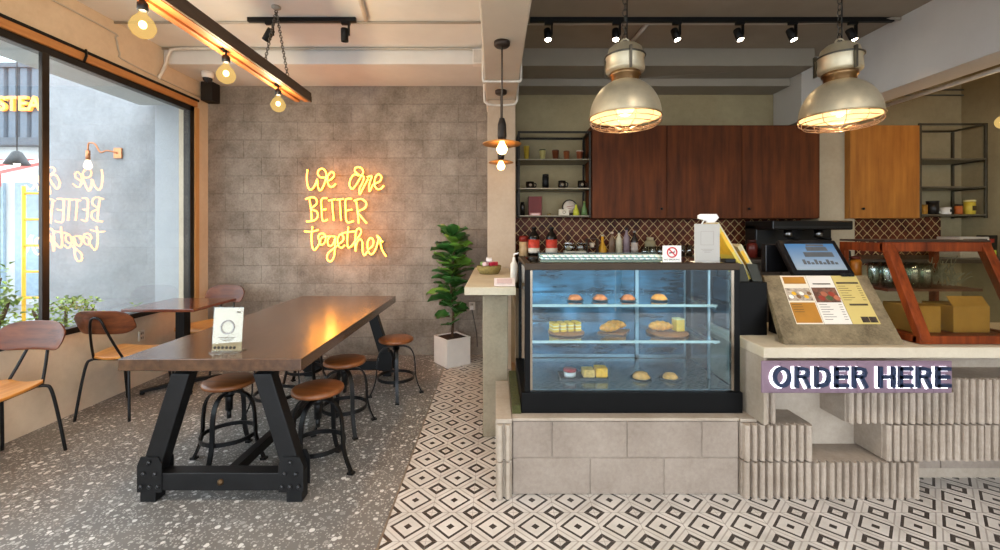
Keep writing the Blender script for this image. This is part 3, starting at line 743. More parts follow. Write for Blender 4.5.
# ---- conduits
PM = M('#b9b0a3', .6, 0, .05)
def pipe(name, label, pts, r=.012, mat=PM):
    o = MB().tube(pts, r, 8).build(name, mat); return tag(o, label, 'pipe')
pipe('ceiling_conduit', 'thin painted conduit crossing the dining ceiling above the short track', [(LX, 3.66, CZ-.012), (-.09, 3.66, CZ-.012)], .010)
pipe('ceiling_conduit', 'thin painted conduit crossing the kitchen ceiling behind the long track', [(.21, 3.67, CZ-.014), (2.52, 3.67, CZ-.014), (3.34, 3.585, CZ-.014)], .014)
pipe('ceiling_conduit', 'thin conduit along the bottom edge where the dining ceiling meets the back beam', [(LX, 4.185, CZ-.013), (-.25, 4.185, CZ-.013), (-.11, 4.18, CZ-.05), (-.105, 4.18, 2.8)], .012)
pipe('diagonal_conduit', 'white pipe running over the dining ceiling to the box on the track', [(X(355, 3.1)+.09, 2.6, CZ-.018), (X(366, 3.6), 3.6, CZ-.018)], .018, M('#d8d2c8', .5))
pipe('diagonal_conduit', 'pipe slanting across the kitchen ceiling behind the first dome pendant', [(X(650, 3.6), 3.66, CZ-.02), (X(628, 4.1), 4.15, CZ-.02)], .018)
pipe('wall_conduit', 'thin conduit looping along the top of the window wall below the ceiling', smooth_path([(LX+.008, 2.2, CZ-.1), (LX+.008, 3.55, CZ-.1), (LX+.008, 3.66, CZ-.14), (LX+.008, 3.70, CZ-.25), (LX+.008, 3.8, CZ-.3), (LX+.008, 4.75, CZ-.32)], 4), .007)
pipe('wall_conduit', 'white pipe bending from the ceiling corner down to the security camera', smooth_path([(-2.6, 4.17, CZ-.015), (-3.02, 4.17, CZ-.02), (-3.12, 4.17, CZ-.05), (-3.15, 4.15, CZ-.2), (-3.19, 4.12, CZ-.32)], 5), .015, M('#d8d2c8', .5))
pipe('pillar_conduit', 'white conduit wrapping round the bottom of the middle beam above the pillar', smooth_path([(-.105, 3.77, 3.0), (-.105, 3.77, 2.75), (-.10, 3.78, 2.69), (-.05, 3.78, 2.685), (.17, 3.78, 2.685), (.22, 3.78, 2.69), (.225, 3.78, 2.75), (.225, 3.78, 3.05)], 4), .011, M('#d8d2c8', .5))
pipe('pillar_conduit', 'second white conduit looping where the pillar meets the beam', smooth_path([(-.105, 4.17, 2.95), (-.105, 4.3, 2.70), (-.09, 4.33, 2.66), (-.03, 4.335, 2.64), (.15, 4.335, 2.64), (.205, 4.33, 2.66), (.222, 4.3, 2.72), (.222, 4.19, 2.9)], 4), .011, M('#d8d2c8', .5))
pipe('slanting_pipe', 'pale pipe running back beside the right ceiling beam', [(3.85, 2.6, 2.62), (3.85, 4.85, 2.62)], .02, M('#cfccc6', .5))
for zz, l in ((2.95, 'upper of two thin steel rods on the kitchen wall near the corner shelf'), (2.89, 'lower of two thin steel rods on the kitchen wall near the corner shelf')):
    pipe('wall_rod', l, [(3.65, 4.83, zz), (RX, 4.83, zz)], .008, M('#6a6a64', .4, .6))
jb = thing('junction_box', 'small white box between the dining ceiling and the middle beam', 'junction box', (X(478, 4.1), 4.12, Z(57, 4.1)))
MB().box(-.05, .05, -.04, .04, -.07, .07).build('box_body', WHITE, jb, bevel=.006)
MB().box(-.04, .04, -.045, -.04, -.06, .06).build('lid', M('#c6c1b9', .5), jb, bevel=.003)
cm = thing('security_camera', 'white dome security camera mounted in the corner above the window', 'camera', (-2.92, 4.42, 2.995))
MB().cyl((0, 0), .055, -.04, 0).lathe([(.055, -.04), (.05, -.06), (0, -.06)]).build('base', WHITE, cm)
MB().lathe([(.045, -.06), (.04, -.085), (.022, -.102), (0, -.106)]).build('dome', M('#2a2a2c', .1), cm)
sp = thing('wall_speaker', 'small black speaker box fixed high in the corner by the window', 'speaker', (-3.11, 4.72, Z(91, 4.72)))
MB().box(-.065, .065, -.03, .10, -.11, .11).build('cabinet', M('#1d1714', .6), sp, bevel=.006)
MB().box(-.055, .055, -.036, -.03, -.1, .1).build('grille', M('#262019', .8), sp)

# ---- disc pendants in the middle
def disc_lamp(x, y, zb, zd, label, R_):
    o = thing('disc_pendant', label, 'pendant lamp', (x, y, zb), 0, 'disc pendants on the middle beam'); h = zd-zb
    MB().lathe([(0, 0), (.055, 0), (.055, -.025), (.045, -.035), (0, -.035)]).build('ceiling_rose', M('#3a3029', .5, .4), o)
    MB().tube([(0, 0, -.03), (0, 0, h+.16)], .006).build('cord', M('#4a423a', .6), o)
    MB().lathe([(0, h+.17), (.018, h+.165), (.03, h+.12), (.032, h+.04), (.026, h+.01), (0, h+.01)]).build('lamp_socket', M('#2c2622', .5, .5), o)
    v = [(.02, h+.012), (R_*.6, h+.004), (R_, h-.012), (R_*.99, h-.017), (R_*.6, h-.003), (.02, h+.003)]
    MB().lathe(v, n=36).build('disc_shade', M('#c48748', .5, .1, .1), o)
    MB().lathe([(.013, h+.01), (.02, h-.01), (.036, h-.04), (.038, h-.055), (.025, h-.08), (0, h-.088)]).build('bulb', glow('#ffd08a', 6, '#ffdca8'), o)
    light('disc_light', 'POINT', (x, y, zd-.04), 5, '#ffc890', shadow_soft_size=.02)
disc_lamp(X(502, 3.02), 3.02, 2.70, Z(142, 3.02), 'nearer amber disc pendant with lit bulb in front of the pillar', .135)
disc_lamp(X(501, 4.08), 4.08, 2.70, Z(161, 4.08), 'farther amber disc pendant with lit bulb just below the first one', .115)

# ---- dome pendants
AL = M('#cfc3a6', .42, .65, .14, 8); ALW = M('#c9b48e', .35, .9, .1)
def dome(x, y, zr, label):
    o = thing('dome_pendant', label, 'pendant lamp', (x, y, zr), 0, 'big metal dome pendants over the counter'); r = .215
    out = [(r*math.cos(t_), .005+.235*math.sin(t_)) for t_ in [k*PI/2/12*.86 for k in range(13)]]
    inn = [(a*.97, b*.97-.001) for a, b in reversed(out)]
    MB().lathe(out, n=48).mat(1).lathe(inn, n=48).build('dome_shade', [AL, M('#dcc6a6', .5, 0, .08)], o)
    MB().torus((0, 0, .004), r, .006, 48, 8).build('dome_rim', ALW, o)
    MB().lathe([(0, .19), (.065, .195), (.085, .215), (.085, .25), (.095, .255), (.095, .275), (.085, .28)], n=32).build('neck', M('#8a6d4c', .3, 1, .1), o)
    MB().lathe([(.09, .275), (.115, .285), (.118, .30), (.112, .365), (.118, .37), (.118, .385), (.108, .39), (.10, .425), (.07, .45), (0, .455)], n=32).build('ballast_housing', AL, o)
    cl_ = MB()
    for k in range(3):
        a = k*2*PI/3+.5; cl_.bar((.125*math.cos(a), .125*math.sin(a), .27), (.125*math.cos(a), .125*math.sin(a), .40), .012, .02)
    cl_.torus((0, 0, .377), .12, .006, 32, 6).build('clamp', M('#6b6860', .3, 1), o)
    MB().tube(smooth_path([(-.03, 0, .45), (-.025, 0, .475), (0, 0, .49), (.025, 0, .475), (.03, 0, .45)], 5), .006).build('hanging_loop', AL, o)
    c_ = chain((0, 0, .48), (0, 0, CZ-zr-.01), .05); c_.build('chain', M('#55524c', .35, .9), o)
    MB().tube([(0.012, 0, .45), (0.014, 0, CZ-zr)], .004).build('cord', BLACK, o)
    MB().lathe([(0, 0), (.05, 0), (.05, -.03), (0, -.035)], (0, 0, CZ-zr)).build('ceiling_rose', M('#3a352e', .5), o)
    cg = MB()
    for rr, zz in ((r*.99, -.028), (r*.86, -.052), (r*.5, -.066), (r*.12, -.07)): cg.torus((0, 0, zz), rr, .0026, 40, 5)
    for k in range(12):
        a = k*PI/6; cg.tube(smooth_path([(q*math.cos(a), q*math.sin(a), zz) for q, zz in ((r, .0), (r*.99, -.028), (r*.86, -.052), (r*.5, -.066), (r*.12, -.07))], 3), .0022, 5)
    cg.build('wire_guard', M('#c9a98c', .3, .9), o)
    MB().lathe([(0, .16), (.03, .155), (.035, .11), (.055, .07), (.058, .05), (.04, .02), (0, .01)]).build('bulb', glow('#ffd9a0', 1.4, '#ffe0b0'), o)
    light('dome_light', 'POINT', (x, y, zr+.0), 3.2, '#ffd6a4', shadow_soft_size=.0)
    return o
dome(X(625, 2.7), 2.7, 2.09, 'big brushed metal dome pendant with wire guard above the pastry case')
dome(X(843, 2.7)-.02, 2.7, 2.09, 'big brushed metal dome pendant with wire guard above the order counter')
# ================================================================== KITCHEN SIDE
CON = concrete('#7d7064', '#9c8f82', 3, .85, .35); CON2 = concrete('#918474', '#b0a393', 3, .8, .2)
# ---- ledge table running to the pillar
lg = thing('ledge_table', 'pale concrete ledge on a square concrete leg beside the pastry case', 'ledge', (0, 0, 0))
LT2 = concrete('#b3a78f', '#cabfa8', 3, .6, .12)
MB().box(-.20, .137, 2.84, 4.34, .968, 1.02).build('worktop', LT2, lg, bevel=.004)
MB().box(-.083, .088, 2.93, 3.06, 0, .968).build('leg', concrete('#7f735e', '#9f927b', 4, .8, .4), lg, bevel=.006)
# ---- platform under the pastry case: block wall, cap and split-rib end walls
def blocks(b, x0, x1, y0, y1, rows, seams, gap=.006, jit=0):
    for (z0, z1), sm in zip(rows, seams):
        e = [x0]+list(sm)+[x1]
        for a, c in zip(e, e[1:]): b.box(a+gap/2, c-gap/2, y0, y1, z0+gap/2, z1-gap/2)
PX = lambda px: X(px, 2.287)
pf2 = thing('block_platform', 'low concrete block platform with ribbed end block carrying the pastry case', 'platform', (0, 0, 0))
b = MB(); blocks(b, .09, 1.285, 2.29, 2.42, ((.0, .195), (.195, .388)), ((PX(590), PX(664)), (PX(552), PX(627), PX(702))))
b.box(.09, 1.285, 2.296, 2.42, .0, .386); b.box(.09, 1.285, 2.42, 2.98, 0, .386)
b.build('block_wall', CON, pf2, bevel=.004)
MB().box(.09, 1.285, 2.287, 3.0, .388, .405).build('cap', CON2, pf2, bevel=.003)
def ribbed(b, x0, x1, y, z0, z1, depth, p=.045, y1=None, seedv=0):
    """split-face ribs facing the viewer from x0 to x1"""
    R = random.Random(seedv); n = max(1, round((x1-x0)/p)); p = (x1-x0)/n
    for i in range(n):
        a = x0+i*p; d = depth*R.uniform(.85, 1.1); w_ = p*R.uniform(.66, .86)
        pts = [(a, y), (a+(p-w_)/2, y), (a+(p-w_)/2+.003, y-d*.75), (a+p/2-.006, y-d), (a+p/2+.006, y-d), (a+(p+w_)/2-.003, y-d*.75), (a+(p+w_)/2, y), (a+p, y), (a+p, (y1 or y+.02)), (a, (y1 or y+.02))]
        b.prism(pts, z0+.002, z1-.002, 2)
b = MB(); 
for z0, z1 in ((0, .195), (.197, .388)): ribbed(b, .004, .088, 2.268, z0, z1, .026, .042, 2.84)
b.box(.004, .088, 2.262, 2.84, .388, .410)
b.build('end_wall', CON2, pf2, bevel=.003)
# moss strip in the slot beside the case
ms = tag(MB().box(.093, .138, 2.34, 2.92, .4055, .45).build('moss_strip', concrete('#2e2f18', '#55552a', 40, .95, .9)), 'strip of green-brown moss packed between the ribbed end wall and the pastry case', 'moss', kind='stuff')
# ---- pastry case
pc = thing('pastry_case', 'black framed glass pastry display case on the block platform', 'display case', (0, 0, 0))
x0, x1, y0, y1 = .141, 1.325, 2.345, 2.98; zb, z0, z1 = .4055, .517, 1.215
BK = M('#070707', .45, 0, .15, spec=.12)
MB().box(x0, x1+.012, y0, y1, zb, z0).build('base', BK, pc, bevel=.004)
TRM = M('#35281a', .45, .4, .15)
fx0, fx1 = x0+.028, x1-.012
b = MB().box(x0+.02, x1, y0+.005, y0+.045, z1-.038, z1).box(x0+.02, x1, y1-.04, y1, z1-.04, z1).box(x0+.02, x0+.055, y0+.03, y1-.02, z1-.02, z1).box(x1-.035, x1, y0+.03, y1-.02, z1-.02, z1)
b.build('top_frame', TRM, pc, bevel=.003)
b = MB()
for xx in (x0+.02, x1-.03): b.box(xx, xx+.03, y0+.006, y0+.036, z0, z1-.036)
for xx in (x0+.02, x1-.03): b.box(xx, xx+.03, y1-.035, y1-.005, z0, z1-.036)
b.build('corner_post', BK, pc, bevel=.003)
b = MB().box(x0+.05, x0+.062, y0+.01, y0+.03, z0+.01, z1-.04).box(x1-.045, x1-.03, y0+.01, y0+.03, z0+.01, z1-.04)
b.build('inner_strip', M('#8f8272', .25, 1), pc)
CG = glass('case_glass', '#f2fafc', 0, 1.0, .0)
MB().box(x0+.05, x1-.03, y0+.014, y0+.018, z0, z1-.036).build('front_pane', CG, pc)
MB().box(x0+.03, x0+.034, y0+.036, y1-.036, z0, z1-.036).build('side_pane', CG, pc)
MB().box(x1-.014, x1-.010, y0+.036, y1-.036, z0, z1-.036).build('side_pane', CG, pc)
MB().box(x0+.05, x1-.03, y0+.04, y1-.03, z1-.008, z1-.003).build('top_pane', CG, pc)
# rear sliding doors; blue of reflected daylight is put into their streaked colour
def mirrorish(name, a, b_, rough):
    t = NT(name); t.l(t.ramp(t.noise(t.coord((3, 1, 14)), 1.5, 4), [(.35, lin(a)), (.65, lin(b_))]), t.b.inputs['Base Color'])
    t.set(Roughness=rough, Metallic=.55); t.b.inputs['Specular IOR Level'].default_value = .8; return t.m
DM = mirrorish('rear_glass', '#08202f', '#2f6480', .22)
for a, c, yy in ((x0+.03, (x0+x1)/2+.25, y1-.012), ((x0+x1)/2+.22, x1-.02, y1-.024)):
    d = MB().box(a+.02, c-.02, yy, yy+.006, z0+.03, z1-.05).build('rear_door', DM, pc)
    MB().box(a, a+.022, yy-.003, yy+.009, z0+.01, z1-.04).box(c-.022, c, yy-.003, yy+.009, z0+.01, z1-.04).box(a, c, yy-.003, yy+.009, z0+.01, z0+.03).build('door_frame', M('#7f8f96', .3, .9), d)
MB().box(x0+.035, x1-.015, y0+.04, y1-.03, z0, z0+.006).build('deck', mirrorish('case_deck', '#3d5563', '#64808c', .2), pc)
SG = glass('shelf_glass', '#cfe6ec', 0.05, 1.2, .05)
EDG = M('#b9cbc9', .2, .5, .03)
for zz, ya in ((.972, 2.46), (.775, 2.43)):
    s = MB().box(x0+.05, x1-.07, ya, y1-.05, zz-.008, zz).build('shelf', SG, pc)
    MB().box(x0+.05, x1-.07, ya-.006, ya, zz-.012, zz+.002).build('shelf_edge', EDG, s)
b = MB()
for xx in (x0+.045, x1-.075):
    b.box(xx, xx+.012, 2.55, 2.562, z0, z1-.04)
for zz in (.96, .763):
    for xx in (x0+.052, x1-.085): b.box(xx, xx+.012, 2.46, 2.93, zz-.014, zz-.002)
b.build('shelf_bracket', M('#9fb0b5', .3, .9), pc)
MB().box(x0+.08, x1-.06, y0+.05, y0+.07, z1-.034, z1-.028).build('light_strip', glow('#ffe0b4', 26), pc)  # unseen glowing strip, added to brighten the pastries
# vent label strip on top
# ---- pastries
BUN = [M('#c98a4a', .6, 0, .3, 30), M('#b9764a', .6, 0, .3, 30), M('#d59a4f', .55, 0, .3, 30)]
def bun(x, y, z, s, kind, label, name='bread_bun', grp='buns on the top case shelf'):
    b = MB(); n = 20; m = 10; v = []; f = []
    for i in range(m+1):
        t_ = PI/2*i/m
        for j in range(n):
            a = 2*PI*j/n; w_ = 1+.06*math.sin(a*5+i*.9+kind)
            r = s*math.cos(t_)**.8*w_ if i < m else 0
            v.append((r*math.cos(a), r*.8*math.sin(a), .0+s*.72*math.sin(t_)*(1+.05*math.sin(a*5+kind))))
    for i in range(m):
        for j in range(n): f.append((i*n+j, i*n+(j+1) % n, (i+1)*n+(j+1) % n, (i+1)*n+j))
    f.append(tuple(range(n-1, -1, -1))); b.add(v, f, True)
    o = b.build(name, BUN[kind], loc=(x, y, z)); return tag(o, label, 'pastry', grp)
def dish(x, y, z, r, label, mat, name='small_dish', h=.008, grp=None):
    o = MB().lathe([(0, 0), (r*.8, 0), (r, h), (r*.96, h+.001), (r*.78, .003), (0, .003)], n=32).build(name, mat, loc=(x, y, z)); return tag(o, label, 'dish', grp)
TD = M('#41515a', .3)
for i, px in enumerate((575, 600, 628, 659)):
    x = X(px, 2.6); nmz = ['first bun from the open-window end', 'second bun', 'third bun', 'last golden bun'][i]
    dish(x, 2.6, .973, .052, 'small dark dish on the top case shelf under the %s' % nmz, TD, grp='dark dishes on the top case shelf')
    bun(x, 2.6, .977, .042 if i < 3 else .046, (1, 1, 1, 2)[i], ['pink-brown round bun on the top shelf, end of the row near the ledge', 'pinkish round bun on the top shelf, second in the row', 'pinkish round bun on the top shelf, third in the row', 'golden brown bun on the top shelf, end of the row near the order counter'][i])
WB = wood('#7a4a26', '#a56a3a', .5, 4, 0)
o = MB().lathe([(0, 0), (.105, 0), (.11, .006), (.105, .012), (0, .012)], n=36).build('round_board', WB, loc=(X(566, 2.62), 2.62, .776)); tag(o, 'round wooden board holding yellow cake slices on the middle shelf', 'board')
CY = M('#ecb93c', .65, 0, .12, 30); CR = M('#efe3b0', .6)
for i in range(4):
    o = thing('cake_slice', ['yellow cake slice nearest the ledge on the round board', 'second yellow cake slice from the ledge on the round board', 'third yellow cake slice from the ledge on the round board', 'fourth yellow cake slice, farthest from the ledge on the round board'][i], 'cake', (X(566, 2.62)-.075+i*.046, 2.60+i*.01, .789), .25, 'yellow cake slices on the round board')
    for k in range(3): MB().box(-.018, .018, -.035, .035, .0+k*.019, .015+k*.019).build('sponge_layer', CY, o, bevel=.003)
    for k in range(2): MB().box(-.017, .017, -.034, .034, .0145+k*.019, .0195+k*.019).build('cream_layer', CR, o)
TW = M('#8a5a38', .5, 0, .2)
o = MB().prism([(-.105, -.02), (.035, -.08), (.115, .06), (-.02, .09)], 0, .010, 2).build('slanted_board', WB, bevel=.002, loc=(X(614, 2.62), 2.62, .776)); tag(o, 'angled wooden board under two croissants on the middle shelf', 'board')
CRO = M('#e0922f', .5, 0, .35, 40)
def croissant(x, y, z, yaw, s, label):
    b = MB(); pts = []; rr = []
    for i in range(25):
        t_ = -1+2*i/24; pts.append((s*math.sin(t_*1.25), -s*.55*(1-math.cos(t_*1.25)), .026*s/.06)); rr.append(s*.42*(1-abs(t_)**1.8*.82)*(1+.10*math.sin(i*PI/2.2)))
    b.tube(pts, rr, 12); o = b.build('croissant', CRO, loc=(x, y, z)); o.rotation_euler = (0, 0, yaw); return tag(o, label, 'pastry', 'croissants on the middle shelf')
croissant(X(606, 2.6)+.01, 2.585, .788, .2, .062, 'paler croissant lying in front on the angled wooden board')
croissant(X(616, 2.66), 2.675, .788, -.2, .062, 'orange-topped croissant lying behind on the angled wooden board')
o = MB().lathe([(0, 0), (.115, 0), (.122, .007), (.115, .013), (0, .013)], n=36).build('round_board', WB, loc=(X(667, 2.6), 2.60, .776)); tag(o, 'round wooden board with a croissant and a yellow cake cube on the middle shelf', 'board')
croissant(X(660, 2.6), 2.60, .792, -.1, .07, 'golden croissant beside the yellow cake cube on the round board')
o = thing('cake_cube', 'tall yellow cake cube standing on the round board beside a croissant', 'cake', (X(678, 2.6)+.005, 2.61, .790), .2)
MB().box(-.027, .027, -.027, .027, 0, .068).build('sponge', CY, o, bevel=.004); MB().box(-.027, .027, -.027, .027, .0685, .075).build('cream_top', CR, o, bevel=.002)
BT = M('#23282c', .35)
o = MB().box(-.15, .125, -.06, .07, 0, .006).box(-.15, .125, -.06, -.055, .006, .014).box(-.15, .125, .065, .07, .006, .014).box(-.15, -.145, -.06, .07, .006, .014).box(.12, .125, -.06, .07, .006, .014).build('black_tray', BT, loc=(X(585, 2.57), 2.57, z0+.007)); tag(o, 'black tray with a red tin and yellow cakes on the case deck', 'tray')
o = thing('red_tin', 'small red and white lidded tub at the end of the black tray', 'tub', (X(570, 2.56), 2.57, z0+.0145))
MB().lathe([(0, 0), (.034, 0), (.036, .03), (0, .03)], n=28).build('tub_body', M('#d8d0cc', .4), o); MB().lathe([(0, .03), (.038, .03), (.038, .044), (0, .046)], n=28).build('lid', M('#a02a2e', .35), o)
for i, (dx, l, m_) in enumerate(((.0, 'pale speckled cake block in the middle of the black tray', M('#d9a95a', .6, 0, .3, 60)), (.075, 'bright yellow cake block at the end of the black tray', M('#f0ab2e', .6, 0, .2, 40)))):
    tag(MB().box(-.034, .034, -.035, .04, 0, .045+.01*i).build('cake_block', m_, bevel=.006, loc=(X(588, 2.57)+dx, 2.57, z0+.0145)), l, 'cake', 'cakes on the black tray')
for i, px in enumerate((641, 670)):
    x = X(px, 2.55); dish(x, 2.55, z0+.007, .062, ['black saucer on the case deck nearer the black tray', 'black saucer on the case deck nearer the order counter'][i], BT, 'saucer', grp='saucers on the case deck')
    bun(x, 2.55, z0+.0105, .05 if i == 0 else .043, 2, ['larger yellow bun on the saucer nearer the black tray', 'smaller yellow bun on the saucer nearer the order counter'][i], 'yellow_bun', 'yellow buns on the case deck')
# ---- things on the case
ct = z1+.001
sr = thing('straw_box', 'long open box packed with pale blue and white straws on top of the case', 'straw box', (0, 0, 0))
MB().box(X(540, 2.45), X(664, 2.45), 2.42, 2.56, ct, ct+.01).box(X(540, 2.45), X(664, 2.45), 2.555, 2.56, ct, ct+.045).build('box_body', M('#3b4a48', .4), sr)
b = MB(); n = 62; xa, xb = X(541, 2.44), X(663, 2.44)
for i in range(n):
    for k in range(2):
        b.mat((i % 3) if k == 0 else ((i+1) % 3)); xx = xa+(xb-xa)*(i+.5)/n; b.tube([(xx, 2.43, ct+.018+k*.014), (xx, 2.55, ct+.018+k*.014)], .0058, 6)
so = b.build('straw_bundle', [M('#cfdcd8', .4), M('#8fb8b4', .4), M('#e4e6df', .4)], sr); so['kind'] = 'stuff'
ns_ = thing('no_smoking_sign', 'small white card with a red no-smoking ring on the front of the case top', 'sign', (X(671.5, 2.38), 2.375, ct))
MB().box(-.05, .05, -.002, .002, 0, .093).build('card', M('#e9e4da', .4, 0, .02), ns_); MB().box(-.05, .05, -.002, .03, 0, .003).build('foot', M('#d9d4ca', .4), ns_)
b = MB().torus((0, -.004, .056), .026, .0036, 32, 6, mtx=rot('X', 90)); b.bar((-.018, -.004, .074), (.018, -.004, .038), .006, .004, (0, 1, 0)); b.build('red_ring', M('#c1272d', .4), ns_)
MB().bar((-.016, -.0035, .052), (.013, -.0035, .058), .002, .006).bar((.012, -.0035, .06), (.016, -.0035, .066), .002, .002).build('cigarette_mark', M('#2a2a2c'), ns_)
text_mesh('NO SMOKING', .0135, .0005, 'letters', M('#2a2a2c'), ns_, 0, 'CENTER', mtx=T(0, -.0028, .012) @ rot('X', 90))
ws = thing('white_sign_stand', 'tall plain white acrylic card stand at the end of the case top', 'sign', (X(707, 2.40), 2.40, ct))
MB().box(-.07, .07, -.003, .003, 0, .212).build('card', M('#aaa69e', .4, 0, .02), ws, bevel=.002); MB().box(-.07, .07, -.003, .05, 0, .004).build('foot', M('#d9d5cd', .3), ws)
b = MB()
for k in range(3): b.cbox((0, -.0035, .072-k*.008), (.07-.018*k, .001, .0022))
b.box(-.036, .036, -.0036, -.003, .095, .0965).box(-.036, .036, -.0036, -.003, .17, .1715).box(-.036, -.0345, -.0036, -.003, .095, .17).box(.0345, .036, -.0036, -.003, .095, .17); b.build('printed_frame', M('#8a8680'), ws)
sb = thing('spray_bottle', 'white trigger spray bottle standing behind the white card stand', 'bottle', (X(709, 2.78), 2.78, ct+.0))
MB().lathe([(0, 0), (.036, 0), (.038, .01), (.038, .13), (.03, .155), (.014, .175), (.014, .18), (0, .18)]).build('bottle_body', M('#c7cdd0', .3), sb)
MB().lathe([(0, .18), (.017, .18), (.017, .2), (0, .2)]).build('collar', M('#cf6a2c', .4), sb)
MB().prism([(-.07, .25), (-.07, .272), (-.055, .28), (.045, .28), (.06, .255), (.03, .225), (.015, .2), (-.015, .2), (-.018, .235)], -.011, .011, 1).build('spray_head', M('#e9e7e3', .35), sb, bevel=.003)
MB().tube(smooth_path([(-.025, 0, .245), (-.042, 0, .225), (-.048, 0, .2)], 4), .005).build('trigger', M('#e9e7e3', .35), sb)
tag(MB().box(X(723, 2.4), X(733, 2.4), 2.37, 2.42, ct, ct+.02).build('card_case', BLACK, bevel=.003), 'small black case lying on the case top beside the white stand', 'case')
# ---- menu holder box
mh = thing('menu_holder', 'tall black box holder between the pastry case and the menu board', 'holder', (1.455, 2.60, .801))
MB().box(-.079, .079, -.15, .15, 0, .30).build('box_body', M('#080706', .45, spec=.12), mh, bevel=.004)
for dx in (-.045, .03):
    MB().prism([(dx-.02, .301), (dx+.035, .301), (dx+.0, .40), (dx-.055, .40)], -.13, -.12, 1).build('divider', M('#2a2a20', .5), mh)
YM = M('#cfb94e', .5, 0, .12, 6)
for i, (bx_, an, hh, l, m_) in enumerate(((1.475, -31, .37, 'tall yellow and cream menu leaning in the black holder beside the spray bottle', YM), (1.52, -29, .22, 'shorter cream menu leaning in the black holder next to the till', M('#b5a67e', .5)))):
    o = thing('leaning_menu', l, 'menu', (bx_-.012, 2.535, 1.112))
    m = rot('Y', an)
    MB().box(-.012, .006, -.04, .13, 0, hh, m).build('menu_card', m_, o, bevel=.002)
    MB().box(.0065, .014, -.041, .131, 0.0, hh+.002, m).build('menu_cover', M('#c4ba96', .5), o)
    MB().box(-.0125, -.012, -.03, .12, hh*.45, hh*.85, m).box(-.012, .006, -.0415, -.04, hh*.5, hh*.85, m).build('printed_patch', M('#d8a92c', .5), o)

# ---- order counter
oc = thing('order_counter', 'concrete order counter with a stepped front of ribbed split blocks', 'counter', (0, 0, 0))
MB().box(1.36, 3.3, 2.20, 2.80, .745, .80).build('worktop', concrete('#b5a892', '#cbbfa9', 3, .55, .15), oc, bevel=.004)
YF = 2.275; yb = 2.45
R1, R2, R3 = (.39, .56), (.197, .388), (0, .195)
cx = lambda px: X(px, 2.26)
b = MB(); b.box(1.375, 3.25, yb, 2.78, 0, .745)      # recessed core
b.box(1.362, 1.378, 2.205, 2.78, .405, .745)
b.build('core_wall', CON2, oc)
b = MB()
segs = [(1.287, cx(812), R2, .388), (1.287, cx(919), R3, .195), (1.379, cx(777), R1, .56), (cx(847), cx(953), R1, .57), (cx(953), 3.25, (.39, .625), .625), (cx(884), 3.25, R2, .388)]
for i, (a, c, (za, zc), _) in enumerate(segs):
    o = MB(); ribbed(o, a, c, YF, za+.001, zc-.002, .030, .040, yb+.001, i); 
    o.build('ribbed_blocks', concrete('#8b7d6e', '#b0a293', 4, .85, .4) if i == 0 else bpy.data.materials[rbm], oc)
    if i == 0: rbm = [m_.name for m_ in bpy.data.materials if m_.name.startswith('concrete_8b7d6e')][-1]
MB().box(1.287, 1.374, 2.28, 2.98, .388, .404).box(1.288, 1.374, 2.40, 2.98, 0, .388).build('end_cap', CON2, oc, bevel=.002)
b = MB(); blocks(b, cx(919), 3.25, yb-.02, yb-.001, ((.06, .195),), ((cx(974),),)); b.build('recess_blocks', CON, oc)
# ---- ORDER HERE lightbox
oh = thing('order_here_sign', 'mauve lit sign with navy capitals reading ORDER HERE under the counter edge', 'sign', (0, 0, 0))
sx0, sx1 = X(762, 2.19), X(953, 2.19); sz0, sz1 = Z(393.5, 2.19), Z(361, 2.19)
MB().box(sx0, sx1, 2.192, 2.2035, sz0, sz1).build('light_box', M('#7a6470', .45, 0, .06, 4), oh, bevel=.006)
b = MB()
for k in range(1, 10): xx = sx0+(sx1-sx0)*k/10; b.box(xx-.0012, xx+.0012, 2.1905, 2.193, sz0+.005, sz1-.005)
b.build('panel_seam', M('#75606c', .5), oh)
block_letters(MB(), 'ORDER HERE', X(770.5, 2.18), X(949.5, 2.18), Z(388.5, 2.18), Z(367, 2.18), 2.184, .007, .21).build('lettering_halo', glow('#f4f2ff', 1.5, '#ffffff'), oh)
block_letters(MB(), 'ORDER HERE', X(773.5, 2.165), X(952.5, 2.165), Z(388, 2.165), Z(367, 2.165), 2.164, .014, .165).build('lettering', M('#1d2a44', .35, 0, .1), oh)
# ---- menu board
mb = thing('menu_board', 'sloping mottled stone-look board with three menu sheets on the order counter', 'menu board', (0, 0, 0))
A = Vector((1.497, 2.245, .802)); B = Vector((2.115, 2.245, .802)); Cc = Vector((2.185, 2.555, 1.128)); Dd = Vector((1.574, 2.555, 1.128))
nrm = (B-A).cross(Dd-A).normalized()
th_ = .022
MBM = concrete('#3f3422', '#97876a', 5.5, .5, .12)
MB().add([A, B, Cc, Dd, A+Vector((0, .05, 0)), B+Vector((0, .05, 0)), Cc-nrm*th_, Dd-nrm*th_], [(0, 1, 2, 3), (7, 6, 5, 4), (0, 4, 5, 1), (1, 5, 6, 2), (2, 6, 7, 3), (3, 7, 4, 0)]).build('board', MBM, mb, bevel=.003)
for xx in (1.60, 2.08): MB().prism([(2.30, .802), (2.545, .802), (2.545, 1.09)], xx, xx+.02, 0).build('easel_support', BLACK, mb)
def Q(u, v, h=.001): # u along bottom, v up the board
    p = (A*(1-u)+B*u)*(1-v)+(Dd*(1-u)+Cc*u)*v; return p+nrm*h
def patch(b, u0, v0, u1, v1, h, th2=.0012):
    t_ = [Q(u0, v0, h), Q(u1, v0, h), Q(u1, v1, h), Q(u0, v1, h)]; l_ = [Q(u0, v0, h-th2), Q(u1, v0, h-th2), Q(u1, v1, h-th2), Q(u0, v1, h-th2)]
    b.add(t_+l_, [(0, 1, 2, 3), (7, 6, 5, 4), (0, 4, 5, 1), (1, 5, 6, 2), (2, 6, 7, 3), (3, 7, 4, 0)])
